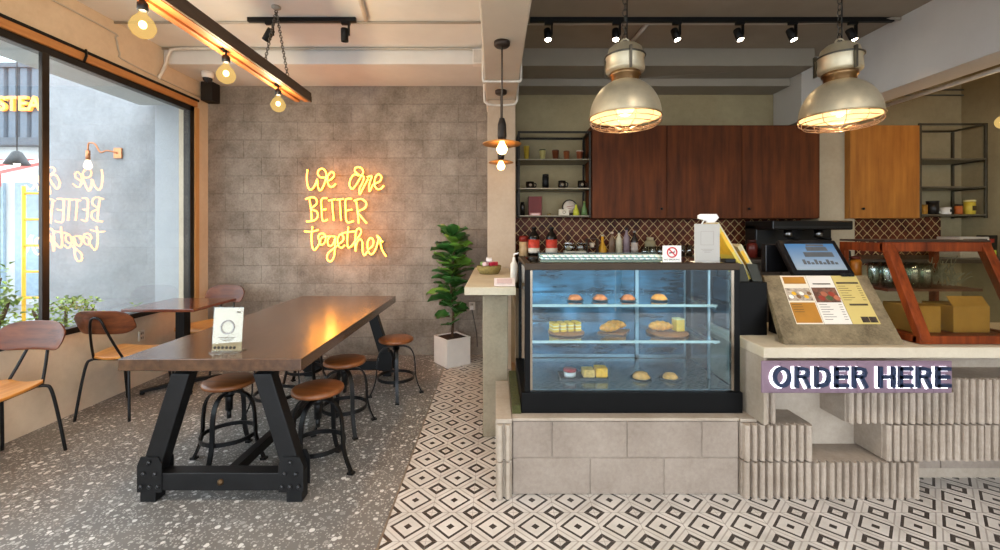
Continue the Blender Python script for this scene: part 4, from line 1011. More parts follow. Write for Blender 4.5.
cols = [(.155, .40), (.40, .645), (.645, .89)]
sh_ = ['menu sheet with an orange lower half and a food photo', 'menu sheet with a dark red food photo in the middle', 'yellow menu sheet with black headings']
for k, (u0, u1) in enumerate(cols):
    ms_ = thing('menu_sheet', sh_[k]+' on the sloping board', 'menu sheet', (0, 0, 0), group='menu sheets on the sloping board')
    b = MB(); patch(b, u0+.002, .27, u1-.002, .99, .0016); b.build('paper', M(('#ddd2bd', '#ddd6ca', '#c4b06c')[k], .45, 0, .03), ms_)
    tx = MB()
    R = random.Random(k)
    if k == 0:
        b = MB(); patch(b, u0+.006, .285, u1-.012, .575, .0026); b.build('printed_block', M('#a8742c', .5), ms_); b = MB(); patch(b, u0+.02, .86, u1-.02, .97, .0026); b.build('printed_block', M('#a8742c', .5), ms_)
        b = MB(); patch(b, u0+.006, .60, u1-.012, .79, .0026); b.build('food_photo', M('#a99b8a', .4, 0, .6, 40), ms_)
        for q in range(6):
            pp_ = Q(u0+.04+.035*q, .66+.05*(q % 2), .003); MB().lathe([(0, .0012), (.012, .0008), (.013, 0)], pp_, 14, mtx=nrm.to_track_quat('Z', 'Y').to_matrix().to_4x4()).build('food_spot', M(('#e6dfd0', '#d8a62a', '#7a5a3a')[q % 3]), ms_)
        for q in range(4): patch(tx, u0+.02, .54-.035*q, u0+.11, .546-.035*q, .0032)
    if k == 1:
        b = MB(); patch(b, u0+.01, .575, u1-.012, .80, .0026); b.build('food_photo', M('#6a4a3c', .4, 0, .7, 35), ms_)
        for q in range(5):
            pp_ = Q(u0+.07+.035*q, .64+.06*(q % 2), .003); MB().lathe([(0, .0012), (.016, .0008), (.018, 0)], pp_, 14, mtx=nrm.to_track_quat('Z', 'Y').to_matrix().to_4x4()).build('food_spot', M(('#8f3a2c', '#a8644a', '#4f5a3a')[q % 3]), ms_)
        patch(tx, u0+.04, .85, u1-.04, .865, .0032)
        for q in range(7): patch(tx, u0+.02, .54-.035*q, u0+.09+.02*(q % 3), .545-.035*q, .0032); patch(tx, u1-.05, .54-.035*q, u1-.02, .545-.035*q, .0032)
    if k == 2:
        patch(tx, u0+.02, .86, u1-.02, .885, .0032); patch(tx, u0+.05, .53, u1-.03, .555, .0032)
        for q in range(7): patch(tx, u0+.02, .82-.035*q, u0+.09+.02*(q % 3), .824-.035*q, .0032); patch(tx, u1-.05, .82-.035*q, u1-.02, .824-.035*q, .0032)
        b = MB(); patch(b, u1-.15, .29, u1-.085, .37, .0026); patch(b, u1-.08, .29, u1-.015, .37, .0026); b.build('food_photo', M('#3a322c', .4, 0, .6, 50), ms_)
    tx.build('printed_text', M('#4a4034', .5), ms_)
b = MB(); cc_ = thing('bulldog_clip', 'black clips gripping the top edge of the menu board', 'clip', Q(.80, .985, .0))
m_ = nrm.to_track_quat('Z', 'Y').to_matrix().to_4x4()
for s_x in (-.02, .02): b.cbox((s_x, 0, .006), (.03, .025, .014)).tube([(s_x-.006, .0, .014), (s_x-.008, .01, .035), (s_x+.008, .01, .035), (s_x+.006, 0, .014)], .0015, 5)
b.build('clip_body', BLACK, cc_)
# ---- till
po = thing('till_screen', 'black touch-screen till showing a grey building picture, behind the menu board', 'till', (1.975, 2.70, .801))
m = T(0, 0, .415) @ rot('X', -38)
MB().box(-.18, .185, -.018, .018, -.125, .13, m).build('bezel', M('#131315', .3), po, bevel=.006)
SCR = NT('till_picture'); f_ = SCR.n('ShaderNodeSeparateXYZ'); SCR.l(SCR.tc.outputs['Object'], f_.inputs[0])
cc2 = SCR.ramp(SCR.math('MULTIPLY_ADD', f_.outputs[2], 4, -1.0), [(0, lin('#77856c')), (.45, lin('#8b9aa6')), (1, lin('#456f9a'))])
SCR.l(cc2, SCR.b.inputs['Base Color']); SCR.l(cc2, SCR.b.inputs['Emission Color']); SCR.set(Emission_Strength=.12, Roughness=.15)
MB().box(-.150, .155, -.0195, -.018, -.095, .10, m).build('screen', SCR.m, po)
b = MB()
for (a, c, e, g) in ((-.03, .10, .045, .075), (-.06, .12, .0, .035), (-.02, .09, .08, .095)): b.box(a, c, -.021, -.0195, e, g, m)
for k in range(9): b.box(-.09+k*.024, -.073+k*.024, -.021, -.0195, -.055, -.02-.01*(k % 3), m)
t = M('#55595c', .4); b.build('screen_picture', t, po)
MB().prism([(-.03, 0), (.14, 0), (.14, .03), (.06, .05), (.04, .37), (.0, .37), (.0, .05)], -.07, .07, 0).build('stand', M('#131315', .35), po, bevel=.006)
MB().box(-.22, .02, .12, .17, .32, .50).build('customer_display', M('#101012', .3), po, bevel=.005)
tag(MB().box(X(788, 2.5)-.01, X(788, 2.5)+.10, 2.575, 2.615, .802, 1.12).build('receipt_printer', M('#1b1713', .4), bevel=.008), 'dark receipt printer block standing behind the menu board below the till screen', 'printer')
# ---- wooden glass-fronted cabinet
wc = thing('glass_cabinet', 'red-brown wooden cabinet with slanted glass front at the end of the counter', 'cabinet', (0, 0, 0))
RW = wood('#42190a', '#8a3e18', .5, 3, 2, spec=.12)
cxl, cxr = 2.20, 2.80; prof = [(2.24, .802), (2.78, .802), (2.78, 1.325), (2.455, 1.325)]
fr_ = lambda s: (2.24+(2.455-2.24)*s, .802+.523*s)
def sl(x, s0, s1, w_, d_, b):
    (ya, za), (yb_, zb_) = fr_(s0), fr_(s1); b.bar((x, ya+.02, za+.012), (x, yb_+.02, zb_-.005), w_, d_, (0, -1, .4))
b = MB(); sl(cxl+.03, 0, 1, .055, .04, b); sl(cxr-.03, 0, 1, .055, .04, b)
b.box(cxl, cxr, 2.45, 2.49, 1.272, 1.325).box(cxl, cxr, 2.25, 2.295, .802, .845); b.build('front_frame', RW, wc, bevel=.004)
b = MB()
for x in (cxl, cxr-.03): MB().box(x, x+.03, 2.47, 2.78, 1.27, 1.32).box(x, x+.03, 2.74, 2.78, .80+.03, 1.27).box(x, x+.03, 2.27, 2.78, .802, .84).build('side_frame', RW, wc, bevel=.003)
MB().box(cxl, cxr, 2.455, 2.78, 1.3255, 1.337).build('top_board', M('#2c2019', .4), wc, bevel=.003)
MB().box(cxl+.03, cxr-.03, 2.28, 2.77, .815, .83).build('bottom_board', RW, wc)
MB().box(cxl+.03, cxr-.03, 2.47, 2.76, 1.045, 1.06).build('shelf', wood('#3a1a0c', '#5f3018', .5), wc)
b = MB(); b.add([(cxl+.055, *fr_(.08)), (cxr-.055, *fr_(.08)), (cxr-.055, *fr_(.9)), (cxl+.055, *fr_(.9))], [(0, 1, 2, 3)])
b.add([(cxl+.055, fr_(.08)[0]+.004, fr_(.08)[1]), (cxr-.055, fr_(.08)[0]+.004, fr_(.08)[1]), (cxr-.055, fr_(.9)[0]+.004, fr_(.9)[1]), (cxl+.055, fr_(.9)[0]+.004, fr_(.9)[1])], [(3, 2, 1, 0)])
b.build('front_glass', glass('cabinet_glass', '#f0ece0', 0, .8, .01), wc)
KR = M('#a8823c', .7, 0, .12, 8)
for i, (xa, xb, l) in enumerate(((2.29, 2.45, 'closed kraft carton at the bottom of the wooden cabinet nearer the menu board'), (2.52, 2.72, 'kraft carton with one flap raised at the bottom of the wooden cabinet'))):
    o = thing('kraft_box', l, 'box', ((xa+xb)/2, 2.48, .8305), group='kraft cartons in the wooden cabinet'); h_ = (xb-xa)/2
    MB().box(-h_, h_, -.09, .09, 0, .145).build('carton', KR, o, bevel=.002)
    MB().box(-h_, h_, -.004, .004, .1455, .147).build('tape', M('#c7a55e', .4), o)
    if i: MB().box(-h_, h_, -.0, .003, 0, .06, T(0, -.085, .146) @ rot('X', -35)).build('flap', KR, o)
gm = glass('tumbler_glass', '#e4ecea', 0, 1.6, .10)
for i in range(8):
    x = 2.285+(i % 4)*.073; y = 2.53 if i < 4 else 2.625
    o = MB().lathe([(.02, 0), (.026, .004), (.033, .09), (.03, .14), (.028, .14), (.031, .09), (.022, .008), (0, .008)], n=20).build('water_glass', gm, loc=(x, y, 1.061))
    tag(o, '%s upturned clear glass in the %s row on the wooden cabinet shelf' % (['first', 'second', 'third', 'fourth'][i % 4], ['front', 'back'][i//4]), 'glass', 'glasses on the cabinet shelf')
o = thing('dried_twigs', 'tangle of dried grey twigs on the wooden cabinet shelf beside the glasses', 'dried plant', (2.665, 2.6, 1.061)); b = MB(); R = random.Random(9)
for k in range(90):
    a = R.uniform(0, 6.28); c = Vector((R.uniform(-.07, .07), R.uniform(-.06, .06), R.uniform(0, .05)))
    d = Vector((math.cos(a)*.05, math.sin(a)*.05, R.uniform(0.02, .13))); b.tube(smooth_path([c, c+d*.5+Vector((0, 0, .01)), c+d], 3), .0022, 4)
b.build('twig_mass', M('#8a8a78', .8, 0, .3), o)
o = tag(MB().lathe([(.018, 0), (.04, .005), (.045, .05), (.02, .11), (.016, .2), (.02, .24), (.017, .24), (.012, .2), (.04, .05), (0, .01)], n=24).build('clear_carafe', gm, loc=(2.15, 2.66, .801)), 'clear glass carafe between the menu board and the wooden cabinet', 'carafe')
o = thing('amber_jar', 'small amber filled jar in the rear corner of the wooden cabinet shelf', 'jar', (2.268, 2.735, 1.0605))
MB().lathe([(0, 0), (.032, 0), (.032, .13), (.022, .15), (0, .15)]).build('jar_body', M('#b56a1e', .3, 0, .3), o); MB().lathe([(0, .15), (.026, .15), (.026, .17), (0, .17)]).build('lid', M('#5f2414', .4), o)
# ---- ledge items
bs = thing('snack_basket', 'round woven basket of colourful snack packs on the concrete ledge', 'basket', (X(489, 3.7), 3.72, 1.021))
MB().lathe([(0, 0), (.08, 0), (.10, .035), (.105, .07), (.099, .07), (.09, .03), (.07, .008), (0, .008)], n=30).build('basket_body', M('#8a7a48', .8, 0, .3, 60), bs)
R = random.Random(3)
for k, cc in enumerate(('#b5323c', '#e5dcd6', '#7a3a7a', '#6f8f3a', '#d8b8b8', '#a8233a', '#e8e2dc')):
    o = MB().box(-.024, .024, -.02, .02, 0, .03, rot('Z', k*60) @ rot('X', 8)).build('snack_pack', M(cc, .35), bevel=.005, loc=(bs.location.x+(.052*math.cos(k*1.047) if k < 6 else 0), bs.location.y+(.052*math.sin(k*1.047) if k < 6 else 0), 1.092+(.0 if k < 6 else .035)))
    tag(o, 'small %s snack pack heaped in the basket on the ledge' % ('red', 'white', 'purple', 'green', 'pink', 'dark red', 'cream')[k], 'snack', 'snack packs in the basket')
o = thing('sanitizer_bottle', 'slim white pump bottle standing on the ledge near the pastry case', 'bottle', (X(514, 3.1), 3.1, 1.021))
MB().lathe([(0, 0), (.024, 0), (.026, .01), (.026, .13), (.012, .15), (.009, .18), (0, .18)]).build('bottle_body', M('#d9d4c8', .3), o)
MB().tube([(0, 0, .18), (0, 0, .2), (.035, 0, .21)], .006).build('pump', M('#e3e0da', .3), o)
o = thing('white_card_holder', 'low pinkish white card holder lying at the front of the ledge', 'card holder', (.064, 2.93, 1.021))
MB().prism([(-.05, 0), (.05, 0), (.05, .012), (.0, .05), (-.004, .05), (-.05, .008)], -.07, .07, 0).build('holder_body', M('#d8c8c2', .4), o, bevel=.002)
MB().box(-.05, .05, -.001, .001, -.022, .022, T(0, -.028, .033) @ rot('X', -52)).build('printed_card', M('#c4a9a4', .4), o)
# narrow timber post between ledge and case
tag(MB().box(.150, .185, 3.14, 3.2, 0, .966).box(.150, .185, 3.2, 4.1, .1, .16).box(.150, .185, 3.2, 4.1, .8, .86).box(.150, .185, 4.05, 4.1, 0, .966).build('side_rail_frame', M('#7f6a4c', .5)), 'narrow brown timber frame standing under the ledge behind the pastry case', 'frame')

# ---- back counter along the kitchen wall
bc = thing('back_counter', 'dark back counter running along the tiled kitchen wall', 'counter', (0, 0, 0))
MB().box(.24, 5.19, 4.16, 4.565, 1.075, 1.115).box(.24, 3.39, 4.565, BY-.022, 1.075, 1.115).box(3.79, 5.19, 4.565, BY-.022, 1.075, 1.115).build('worktop', M('#3a3129', .35, 0, .2), bc, bevel=.004)
b = MB().box(.26, 3.39, 4.2, BY-.022, .0, 1.075); b.build('cabinet_body', M('#2b241e', .6, 0, .2), bc)
for k in range(5): MB().box(.28+k*.62, .88+k*.62, 4.185, 4.2, .1, 1.05).build('door', M('#33291f', .5, 0, .2), bc, bevel=.004)
bz = 1.116
def bottle(name, label, px, y, h, r, mats, group=None, neck=.3, lab=None, cap=True):
    o = thing(name, label, 'bottle', (X(px, y), y, bz), 0, group); hb = h*(1-neck)
    MB().lathe([(0, 0), (r, 0), (r, hb*.9), (r*.85, hb), (r*.38, hb+h*neck*.4), (r*.34, h*.94), (0, h*.94)], n=20).build('bottle_body', mats[0], o)
    if lab: MB().lathe([(r*1.01, hb*.25), (r*1.03, hb*.25), (r*1.03, hb*.8), (r*1.01, hb*.8)], n=20).build('bottle_label', lab, o)
    if cap: MB().lathe([(0, h*.93), (r*.42, h*.93), (r*.42, h), (0, h)], n=14).build('cap', mats[1], o)
    return o
BG = M('#151210', .15); 
for px, l in ((534, 'black syrup bottle with red label next to the red can'), (551.5, 'black syrup bottle with red label nearer the small drawers')):
    o = bottle('syrup_bottle', l, px, 4.35, .31, .056, (BG, BG), 'black bottles with red labels', .26, M('#c2402e', .5, 0, .25, 40))
    MB().lathe([(.0582, .05), (.059, .05), (.059, .10), (.0582, .10)], n=20).build('white_band', M('#cfc5b5', .5), o)
o = thing('red_canister', 'red and cream canister at the pillar end of the back counter', 'canister', (X(523.5, 4.4), 4.4, bz))
MB().lathe([(0, 0), (.045, 0), (.045, .16), (0, .16)]).build('canister_body', M('#b79a72', .4), o); MB().lathe([(0, .16), (.047, .16), (.047, .22), (0, .22)]).build('lid', M('#7a2418', .4), o)
def jarbox(px, label, m1):
    o = thing('condiment_box', label, 'box', (X(px, 4.4), 4.4, bz), 0, 'small glass-fronted boxes on the back counter')
    MB().box(-.05, .05, -.05, .05, 0, .065).build('box_body', M('#cfc8b8', .4), o, bevel=.004)
    MB().box(-.05, .05, -.05, .05, .066, .15).build('clear_lid', glass('lid_glass', '#d8d4c0', .05, 1, .12), o)
    MB().ball((0, 0, .095), .028).build('contents', M(m1, .6), o)
jarbox(569, 'clear-lidded white box beside the black syrup bottles', '#d8d0c0'); jarbox(580.5, 'clear-lidded white box next to the small dark rack', '#c9c0ac')
o = thing('cup_rack', 'small dark two-tier rack holding white cups beside the yellow bottle', 'rack', (X(592, 4.4), 4.4, bz))
MB().box(-.055, .055, -.05, .05, .0, .008).box(-.055, .055, -.05, .05, .095, .103).box(-.055, -.049, -.05, .05, 0, .19).box(.049, .055, -.05, .05, 0, .19).box(-.055, .055, -.05, .05, .185, .19).build('rack_frame', M('#3a2a1c', .5), o)
for zz, l in ((.0085, 'white cup on the bottom tier of the small rack'), (.1035, 'white cup on the upper tier of the small rack')):
    tag(MB().lathe([(0, 0), (.02, 0), (.03, .045), (.027, .045), (.018, .004), (0, .004)], n=20).build('small_cup', M('#d8c8b0', .3), loc=(X(592, 4.4), 4.4, bz+zz)), l, 'cup', 'cups in the small rack')
bottle('yellow_bottle', 'round yellow syrup bottle with thin neck on the back counter', 602.5, 4.4, .23, .04, (M('#c8942a', .25), M('#b8b09a', .4)), None, .55)
for px, h_, c1, c2, l in ((612, .26, '#6f5a48', '#cbb8a2', 'brown bottle just beyond the yellow bottle'), (619, .27, '#b9b39a', '#2a2018', 'pale bottle with dark cap in the bottle cluster'), (626.5, .30, '#7f6e74', '#241a16', 'tall mauve-labelled bottle in the bottle cluster'), (634.5, .27, '#241f1d', '#8d8a80', 'dark bottle with white label at the end of the bottle cluster')):
    bottle('liquor_bottle', l, px, 4.38, h_, .034, (M(c1, .25), M(c2, .4)), 'bottle cluster on the back counter', .3, M('#b9b0a8', .5) if c1 == '#241f1d' else None)
for i, px in enumerate((644.5, 652.5, 660.5)):
    o = tag(MB().lathe([(0, 0), (.03, 0), (.038, .11), (.035, .11), (.028, .006), (0, .006)], n=20).build('clear_tumbler', gm, loc=(X(px, 4.42), 4.42, bz)), ['clear tumbler next to the bottle cluster', 'clear tumbler between two others behind the no-smoking card', 'clear tumbler behind the no-smoking card, farthest from the bottles'][i], 'glass', 'tumblers on the back counter')
o = thing('glass_canister', 'clear jar with cork lid standing behind the tumblers', 'jar', (X(650, 4.6), 4.6, bz))
MB().lathe([(0, 0), (.055, 0), (.055, .15), (.04, .17), (0, .17)]).build('jar_body', M('#a39a78', .2), o); MB().lathe([(0, .17), (.035, .17), (.035, .20), (0, .20)]).build('lid', M('#b9ad8a', .6), o)
for i, px in enumerate((682, 689, 731, 742)):
    tag(MB().lathe([(0, 0), (.03, 0), (.034, .12), (.031, .12), (.028, .006), (0, .006)], n=18).build('tall_glass', gm, loc=(X(px, 4.5), 4.5, bz)), ['tall clear glass on the back counter right behind the no-smoking card', 'tall clear glass beside the white sign stand on its bottle side', 'tall clear glass seen past the yellow menu', 'tall clear glass between the yellow menu and the till'][i], 'glass', 'tall glasses on the back counter')
o = thing('red_jar', 'dark red jar on the back counter beside the till', 'jar', (X(752, 4.4), 4.4, bz))
MB().lathe([(0, 0), (.05, 0), (.05, .13), (.035, .15), (0, .15)]).build('jar_body', M('#5f2018', .3), o); MB().lathe([(0, .15), (.04, .15), (.04, .18), (0, .18)]).build('lid', M('#3a1a14', .4), o)
em = thing('espresso_machine', 'wide black coffee machine standing on the back counter behind the till', 'coffee machine', (X(812, 4.2), 4.42, bz))
MB().box(-.38, .40, -.2, .25, .0, .08).box(-.38, .40, .05, .25, .08, .34).box(-.38, .40, -.22, .25, .28, .37).build('machine_body', M('#0f0f10', .3), em, bevel=.012)
MB().box(-.36, .38, -.225, -.22, .30, .315).build('front_strip', M('#3a3a3c', .3, .8), em)
for s_x in (-.15, .15):
    gh = MB().cyl((s_x, -.1), .035, .2, .28).build('group_head', STEEL, em); MB().tube([(s_x, -.1, .2), (s_x, -.26, .19)], .012).build('handle', BLACK, gh)
o = thing('grey_box', 'grey countertop box with a row of holes at the far end of the back counter', 'box', (X(967.5, 4.4), 4.45, bz))
MB().box(-.145, .145, -.12, .12, 0, .21).build('box_body', M('#b3ab9c', .4), o, bevel=.008)
MB().box(-.12, .12, -.122, -.12, .17, .19).build('slot', M('#4a443c'), o)
o = thing('tea_packet', 'black and lime packet standing beside the grey box', 'packet', (X(989, 4.4), 4.42, bz))
MB().box(-.065, .065, -.04, .04, 0, .225).build('packet_body', M('#1d1c14', .4), o, bevel=.004)
MB().box(-.05, .05, -.042, -.04, .02, .075).build('lime_patch', M('#b9c23a', .4), o); MB().box(-.03, .03, -.042, -.04, .15, .19).build('red_patch', M('#8f2a1c', .4), o)

# ---- wall cabinets
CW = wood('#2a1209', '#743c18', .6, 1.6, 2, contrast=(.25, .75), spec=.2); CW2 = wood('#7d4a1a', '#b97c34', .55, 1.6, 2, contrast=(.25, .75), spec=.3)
cabz0, cabz1 = Z(218.5, 4.5), Z(125, 4.5)
def wcab(name, label, pa, pb, doors, m_, knob):
    xa, xb = X(pa, 4.5), X(pb, 4.5)
    o = thing(name, label, 'cabinet', ((xa+xb)/2, 4.5, cabz0)); h_ = (xb-xa)/2; H = cabz1-cabz0
    MB().box(-h_, h_, .02, .33, 0, H).build('body', m_, o, bevel=.003)
    n = len(doors)-1
    for k in range(n):
        a, c = X(doors[k], 4.5)-(xa+xb)/2, X(doors[k+1], 4.5)-(xa+xb)/2
        d = MB().box(a+.003, c-.003, 0, .019, .004, H-.002).build('door', m_, o, bevel=.003)
        if knob[k] is not None:
            kx = X(knob[k], 4.5)-(xa+xb)/2; MB().lathe([(0, -.03), (.012, -.028), (.013, -.018), (.006, -.012), (.006, 0)], (kx, 0, .10), 16, mtx=rot('X', 0) @ Matrix(((1, 0, 0, 0), (0, 0, 1, 0), (0, -1, 0, 0), (0, 0, 0, 1)))).build('knob', BLACK, d)
wcab('wall_cabinet', 'long dark red-brown three-door wall cabinet beside the black open shelf', 592, 820, (592, 667, 742, 820), CW, (None, 661, 748))
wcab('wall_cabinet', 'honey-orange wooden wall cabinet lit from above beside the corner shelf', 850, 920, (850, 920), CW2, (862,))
# ---- open steel shelf by the pillar
SF = M('#2e2a24', .45, .6); SB = M('#7d7563', .4, .6, .1)
os_ = thing('open_shelf', 'black steel open wall shelf with cups and pots beside the pillar', 'shelf', (0, 0, 0))
xa, xb, ya, yb2 = X(518, 4.5), X(591, 4.5), 4.5, BY-.002
zs = [Z(159.5, 4.5), Z(188.5, 4.5), Z(216, 4.5)]; zt = Z(131, 4.5)
for zz in zs: MB().box(xa, xb, ya, yb2, zz-.005, zz+.007).build('shelf', SB, os_, bevel=.002)
b = MB()
for x in (xa, xb-.02):
    for y in (ya, yb2-.02): b.box(x, x+.02, y, y+.02, zs[2]-.02, zt)
b.box(xa, xb, ya, ya+.02, zt-.02, zt).box(xa, xb, yb2-.02, yb2, zt-.02, zt).box(xa, xa+.02, ya, yb2, zt-.02, zt).box(xb-.02, xb, ya, yb2, zt-.02, zt)
b.build('frame', SF, os_, bevel=.002)
yy = 4.62
def cup(px, zi, h_, r0, r1, c, lidc, label, name='paper_cup', grp='cups on the top tier of the open shelf'):
    o = thing(name, label, 'cup', (X(px, yy), yy, zs[zi]+.0075), 0, grp)
    MB().lathe([(0, 0), (r0, 0), (r1, h_), (r1+.002, h_), (r1+.002, h_+.004), (0, h_+.002)], n=22).build('cup_body', M(c, .45), o)
    if lidc: MB().lathe([(0, h_+.004), (r1+.003, h_+.004), (r1+.001, h_+.016), (0, h_+.017)], n=22).build('lid', M(lidc, .4), o)
cup(526.5, 0, .145, .022, .029, '#c9a93c', '#a8a06a', 'tall yellow cup at the pillar end of the top shelf')
cup(542.5, 0, .10, .024, .034, '#c9bd7a', '#3a3a1c', 'cream cup with dark lid on the top shelf')
cup(555.5, 0, .095, .026, .036, '#6a3a22', '#54301e', 'brown cup with brown lid on the top shelf')
cup(566.5, 0, .085, .025, .031, '#8f5230', '#6f4026', 'small tan-brown cup on the top shelf with a white foot')
cup(579.5, 0, .09, .024, .033, '#8a4c30', '#d8c8b8', 'brown cup with white lid at the cabinet end of the top shelf')
def pot(px, r, h_, label, tall=False):
    o = thing('black_pot' if not tall else 'black_flask', label, 'pot' if not tall else 'flask', (X(px, yy), yy, zs[1]+.0075), 0, None if tall else 'small black mugs on the middle shelf')
    if tall:
        MB().lathe([(0, 0), (r, 0), (r, h_*.8), (r*.9, h_*.82), (0, h_*.82)], n=22).build('flask_body', BLACK, o); MB().lathe([(0, h_*.82), (r*.95, h_*.82), (r*.95, h_), (0, h_)], n=22).build('cap', BLACKM, o)
    else:
        MB().lathe([(0, 0), (r*.8, 0), (r, h_*.35), (r*.95, h_), (r*.88, h_), (r*.9, h_*.4), (0, .01)], n=24).build('mug_body', M('#221c16', .2), o)
        MB().tube(smooth_path([(r*.9, 0, h_*.8), (r*1.4, 0, h_*.7), (r*1.35, 0, h_*.3), (r*.9, 0, h_*.25)], 4), .006).build('handle', M('#221c16', .2), o)
        MB().lathe([(0, .0), (r*.35, 0), (r*.35, .002), (0, .002)], (0, -r*.98, h_*.5), 14, mtx=rot('X', 90)).build('printed_badge', M('#8f806a', .5), o)
pot(530, .045, .075, 'small black mug nearest the pillar on the middle shelf'); pot(545.5, .034, .155, 'tall black flask on the middle shelf between two mugs', True)
pot(562, .042, .085, 'small black mug in the middle of the middle shelf'); pot(581.5, .042, .085, 'small black mug at the cabinet end of the middle shelf')
z3 = zs[2]+.0075
tag(MB().box(-.072, .072, -.015, .015, 0, .21).build('red_book', M('#6f1c14', .5), bevel=.003, loc=(X(535, 4.7), 4.7, z3)), 'upright dark red book on the bottom tier of the open shelf', 'book')
o = thing('dark_jar', 'small dark jar at the pillar end of the bottom shelf', 'jar', (X(521.5, 4.6)+.01, 4.6, z3)); MB().lathe([(0, 0), (.026, 0), (.026, .11), (.018, .13), (0, .13)]).build('jar_body', M('#1a1712', .25), o); MB().lathe([(0, .13), (.02, .13), (.02, .145), (0, .145)]).build('lid', BLACK, o)
o = thing('pink_packet', 'low pinkish packet lying in front of the red book', 'packet', (X(535, 4.58), 4.57, z3)); MB().box(-.055, .055, -.02, .02, 0, .028).build('packet_body', M('#c98a80', .5), o, bevel=.006); MB().box(-.04, .04, -.0205, -.02, .006, .02).build('packet_print', M('#e0c8c0'), o)
tag(MB().lathe([(0, 0), (.022, 0), (.024, .02), (0, .022)], n=18).build('brass_tin', M('#9a8248', .4, .5), loc=(X(549, yy), yy, z3)), 'tiny brass tin on the bottom shelf beside the red book', 'tin')
o = thing('oval_mirror_plaque', 'round cream plaque with dark rim leaning on the bottom shelf', 'plaque', (X(570, 4.66), 4.68, z3+.095)); m = rot('X', 78)
MB().lathe([(0, .006), (.07, .006), (.07, -.002), (0, -.002)], n=36, mtx=m).build('plaque_face', M('#cbbfae', .4), o); MB().torus((0, 0, 0), .075, .009, 36, 8, mtx=m).build('plaque_rim', M('#2c241c', .4), o)
MB().bar((-.035, -.009, .0), (.04, -.012, .012), .002, .006).bar((-.03, -.009, -.02), (.03, -.012, -.012), .002, .004).build('plaque_print', M('#8f3f3a'), o)
MB().box(-.04, .04, .0, .03, -.095, -.08).build('easel_foot', M('#2c241c', .4), o)
o = thing('small_clock', 'small cream box with round dial in front of the plaque', 'clock', (X(564, 4.56), 4.57, z3)); MB().box(-.055, .055, -.02, .02, 0, .065).build('case', M('#cfc4ac', .4), o, bevel=.008); MB().torus((0, -.021, .034), .014, .003, 20, 6, mtx=rot('X', 90)).build('dial', M('#7a6a4c'), o)
for px, c, h_, l in ((576, '#b9b83a', .12, 'yellow-green triangular bottle beside the plaque'), (584.5, '#5f7a4a', .15, 'green bottle at the cabinet end of the bottom shelf')):
    o = thing('green_bottle', l, 'bottle', (X(px, 4.58), 4.58, z3), 0, 'green bottles on the bottom shelf'); MB().lathe([(0, 0), (.034, 0), (.03, h_*.4), (.012, h_*.75), (.011, h_*.92), (0, h_*.92)], n=18).build('bottle_body', M(c, .25), o); MB().lathe([(0, h_*.92), (.013, h_*.92), (.013, h_), (0, h_)], n=12).build('cap', M('#8a8a4a'), o)
# ---- corner shelf
cs = thing('corner_shelf', 'tall steel-framed wall shelf with mostly bare tiers at the far kitchen corner', 'shelf', (0, 0, 0))
xa, xb = 4.395, 5.10; zt, zb2 = Z(104, 4.5)+.06, Z(217, 4.5); zs2 = [Z(159, 4.5), Z(187, 4.5), Z(215, 4.5)]
for zz in zs2: MB().box(xa, xb, 4.5, yb2, zz-.006, zz+.008).build('shelf', SB, cs, bevel=.002)
b = MB(); 
for x in (xa, xb-.022):
    for y in (4.5, yb2-.022): b.box(x, x+.022, y, y+.022, zb2-.01, 2.50)
b.box(xa, xb, 4.5, 4.52, 2.48, 2.50).box(xa, xb, yb2-.02, yb2, 2.48, 2.50).box(xb-.02, xb, 4.5, yb2, 2.48, 2.50)
for zz in zs2: b.box(xb-.02, xb, 4.5, yb2, zz-.02, zz)
b.build('frame', M('#5a5548', .4, .7), cs, bevel=.002)
z4 = zs2[2]+.0085
def jar2(name, px, r, h_, c, lc, label, cat='jar'):
    o = thing(name, label, cat, (X(px, 4.6), 4.6, z4)); MB().lathe([(0, 0), (r, 0), (r*1.03, h_*.5), (r, h_), (0, h_)], n=22).build('body', M(c, .4), o); MB().lathe([(0, h_), (r*1.06, h_), (r*1.06, h_+.018), (0, h_+.02)], n=22).build('lid', M(lc, .4), o); return o
jar2('spice_jar', 924, .028, .085, '#a8782c', '#8f6a2c', 'small amber jar against the orange cabinet on the corner shelf')
jar2('black_canister', 932.5, .05, .125, '#1d1a16', '#2a2620', 'squat black canister on the corner shelf')
o = jar2('orange_jar', 958.5, .033, .09, '#b5602c', '#3a2a1c', 'orange jar between the white mug and yellow tin')
o = jar2('yellow_tin', 969.5, .046, .135, '#cdb23c', '#d8c88a', 'tall yellow tin at the open end of the corner shelf', 'tin'); MB().box(-.02, .02, -.051, -.047, .04, .09).build('printed_label', M('#4a3a1c'), o)
o = thing('white_mug', 'white mug with dark print on the corner shelf', 'mug', (X(945.5, 4.6), 4.6, z4)); MB().lathe([(0, 0), (.04, 0), (.045, .01), (.045, .075), (.041, .075), (.04, .012), (0, .01)], n=24).build('mug_body', M('#dcd8cc', .3), o)
MB().tube(smooth_path([(-.043, 0, .062), (-.068, 0, .055), (-.066, 0, .025), (-.043, 0, .018)], 4), .005).build('handle', M('#dcd8cc', .3), o); MB().box(.0, .022, -.0475, -.044, .025, .055).build('printed_mark', M('#2a2620'), o)
gl_ = thing('globe_pendant', 'small glowing globe pendant cut by the photo edge beside the corner shelf', 'pendant lamp', (X(1004, 3.6), 3.6, Z(122, 3.6)))
MB().ball((0, 0, 0), .055, 24, 14).build('glass_globe', CLRB, gl_); MB().ball((0, 0, 0), .02).build('filament', glow('#ffd487', 12), gl_)
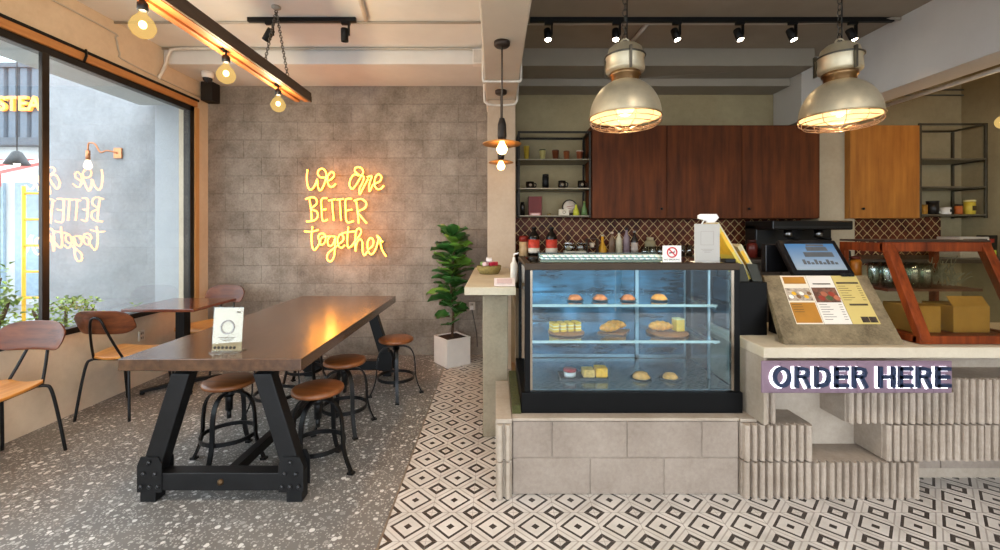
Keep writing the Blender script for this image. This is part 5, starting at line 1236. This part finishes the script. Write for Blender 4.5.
MB().tube([(0, 0, .07), (0, 0, CZ-Z(122, 3.6))], .005).cyl((0, 0), .02, .045, .10).build('cord', BLACK, gl_)
light('globe_light', 'POINT', gl_.location, 16, '#ffd098', shadow_soft_size=.028)

# ================================================================== LIGHT + CAMERA
wd = bpy.data.worlds.new('sky'); sc.world = wd; wd.use_nodes = True; nt = wd.node_tree
bg = nt.nodes['Background']; bg.inputs[0].default_value = lin('#dfe8f2'); bg.inputs[1].default_value = 5.0
def portal(loc, sx, sy, rotn, e, col):
    o = light('window_daylight', 'AREA', loc, e, col, shape='RECTANGLE', size=sx, size_y=sy, rot=rotn); return o


# fill lamps added out of view to brighten the room
for i, (x, y) in enumerate(((-2.2, .9), (-.8, 1.2), (1.0, 1.0), (2.4, .8))):
    o = thing('ceiling_downlight', ['downlight over the window aisle behind the viewer', 'downlight over the dining aisle behind the viewer', 'downlight above the queue in front of the pastry case', 'downlight above the order queue'][i], 'downlight', (x, y, CZ))
    MB().lathe([(0, -.002), (.07, -.002), (.085, -.012), (.085, 0), (0, 0)]).build('ring', WHITE, o); MB().lathe([(0, -.004), (.065, -.004), (.065, -.008), (0, -.008)]).build('diffuser', glow('#ffe2bd', 10), o)
    light('downlight', 'SPOT', (x, y, CZ-.03), 50, '#fff0e0', spot_size=math.radians(150), spot_blend=.8, shadow_soft_size=.12)
cam = bpy.data.cameras.new('camera'); co = bpy.data.objects.new('camera', cam); COL.objects.link(co); sc.camera = co
co.location = (0, 0, CH); co.rotation_euler = (math.radians(90), 0, 0)
cam.sensor_width = 36; cam.lens = 435/1000*36; cam.shift_x = .005; cam.shift_y = -.045; cam.clip_end = 200; cam.clip_start = .02
sc.view_settings.view_transform = 'Standard'; sc.view_settings.look = 'None'; sc.view_settings.gamma = 1; sc.view_settings.use_curve_mapping = False
sc.view_settings.exposure = 0.66
sc.cycles.max_bounces = 10; sc.cycles.transparent_max_bounces = 24; sc.cycles.sample_clamp_indirect = 6; sc.cycles.caustics_reflective = False; sc.cycles.caustics_refractive = False
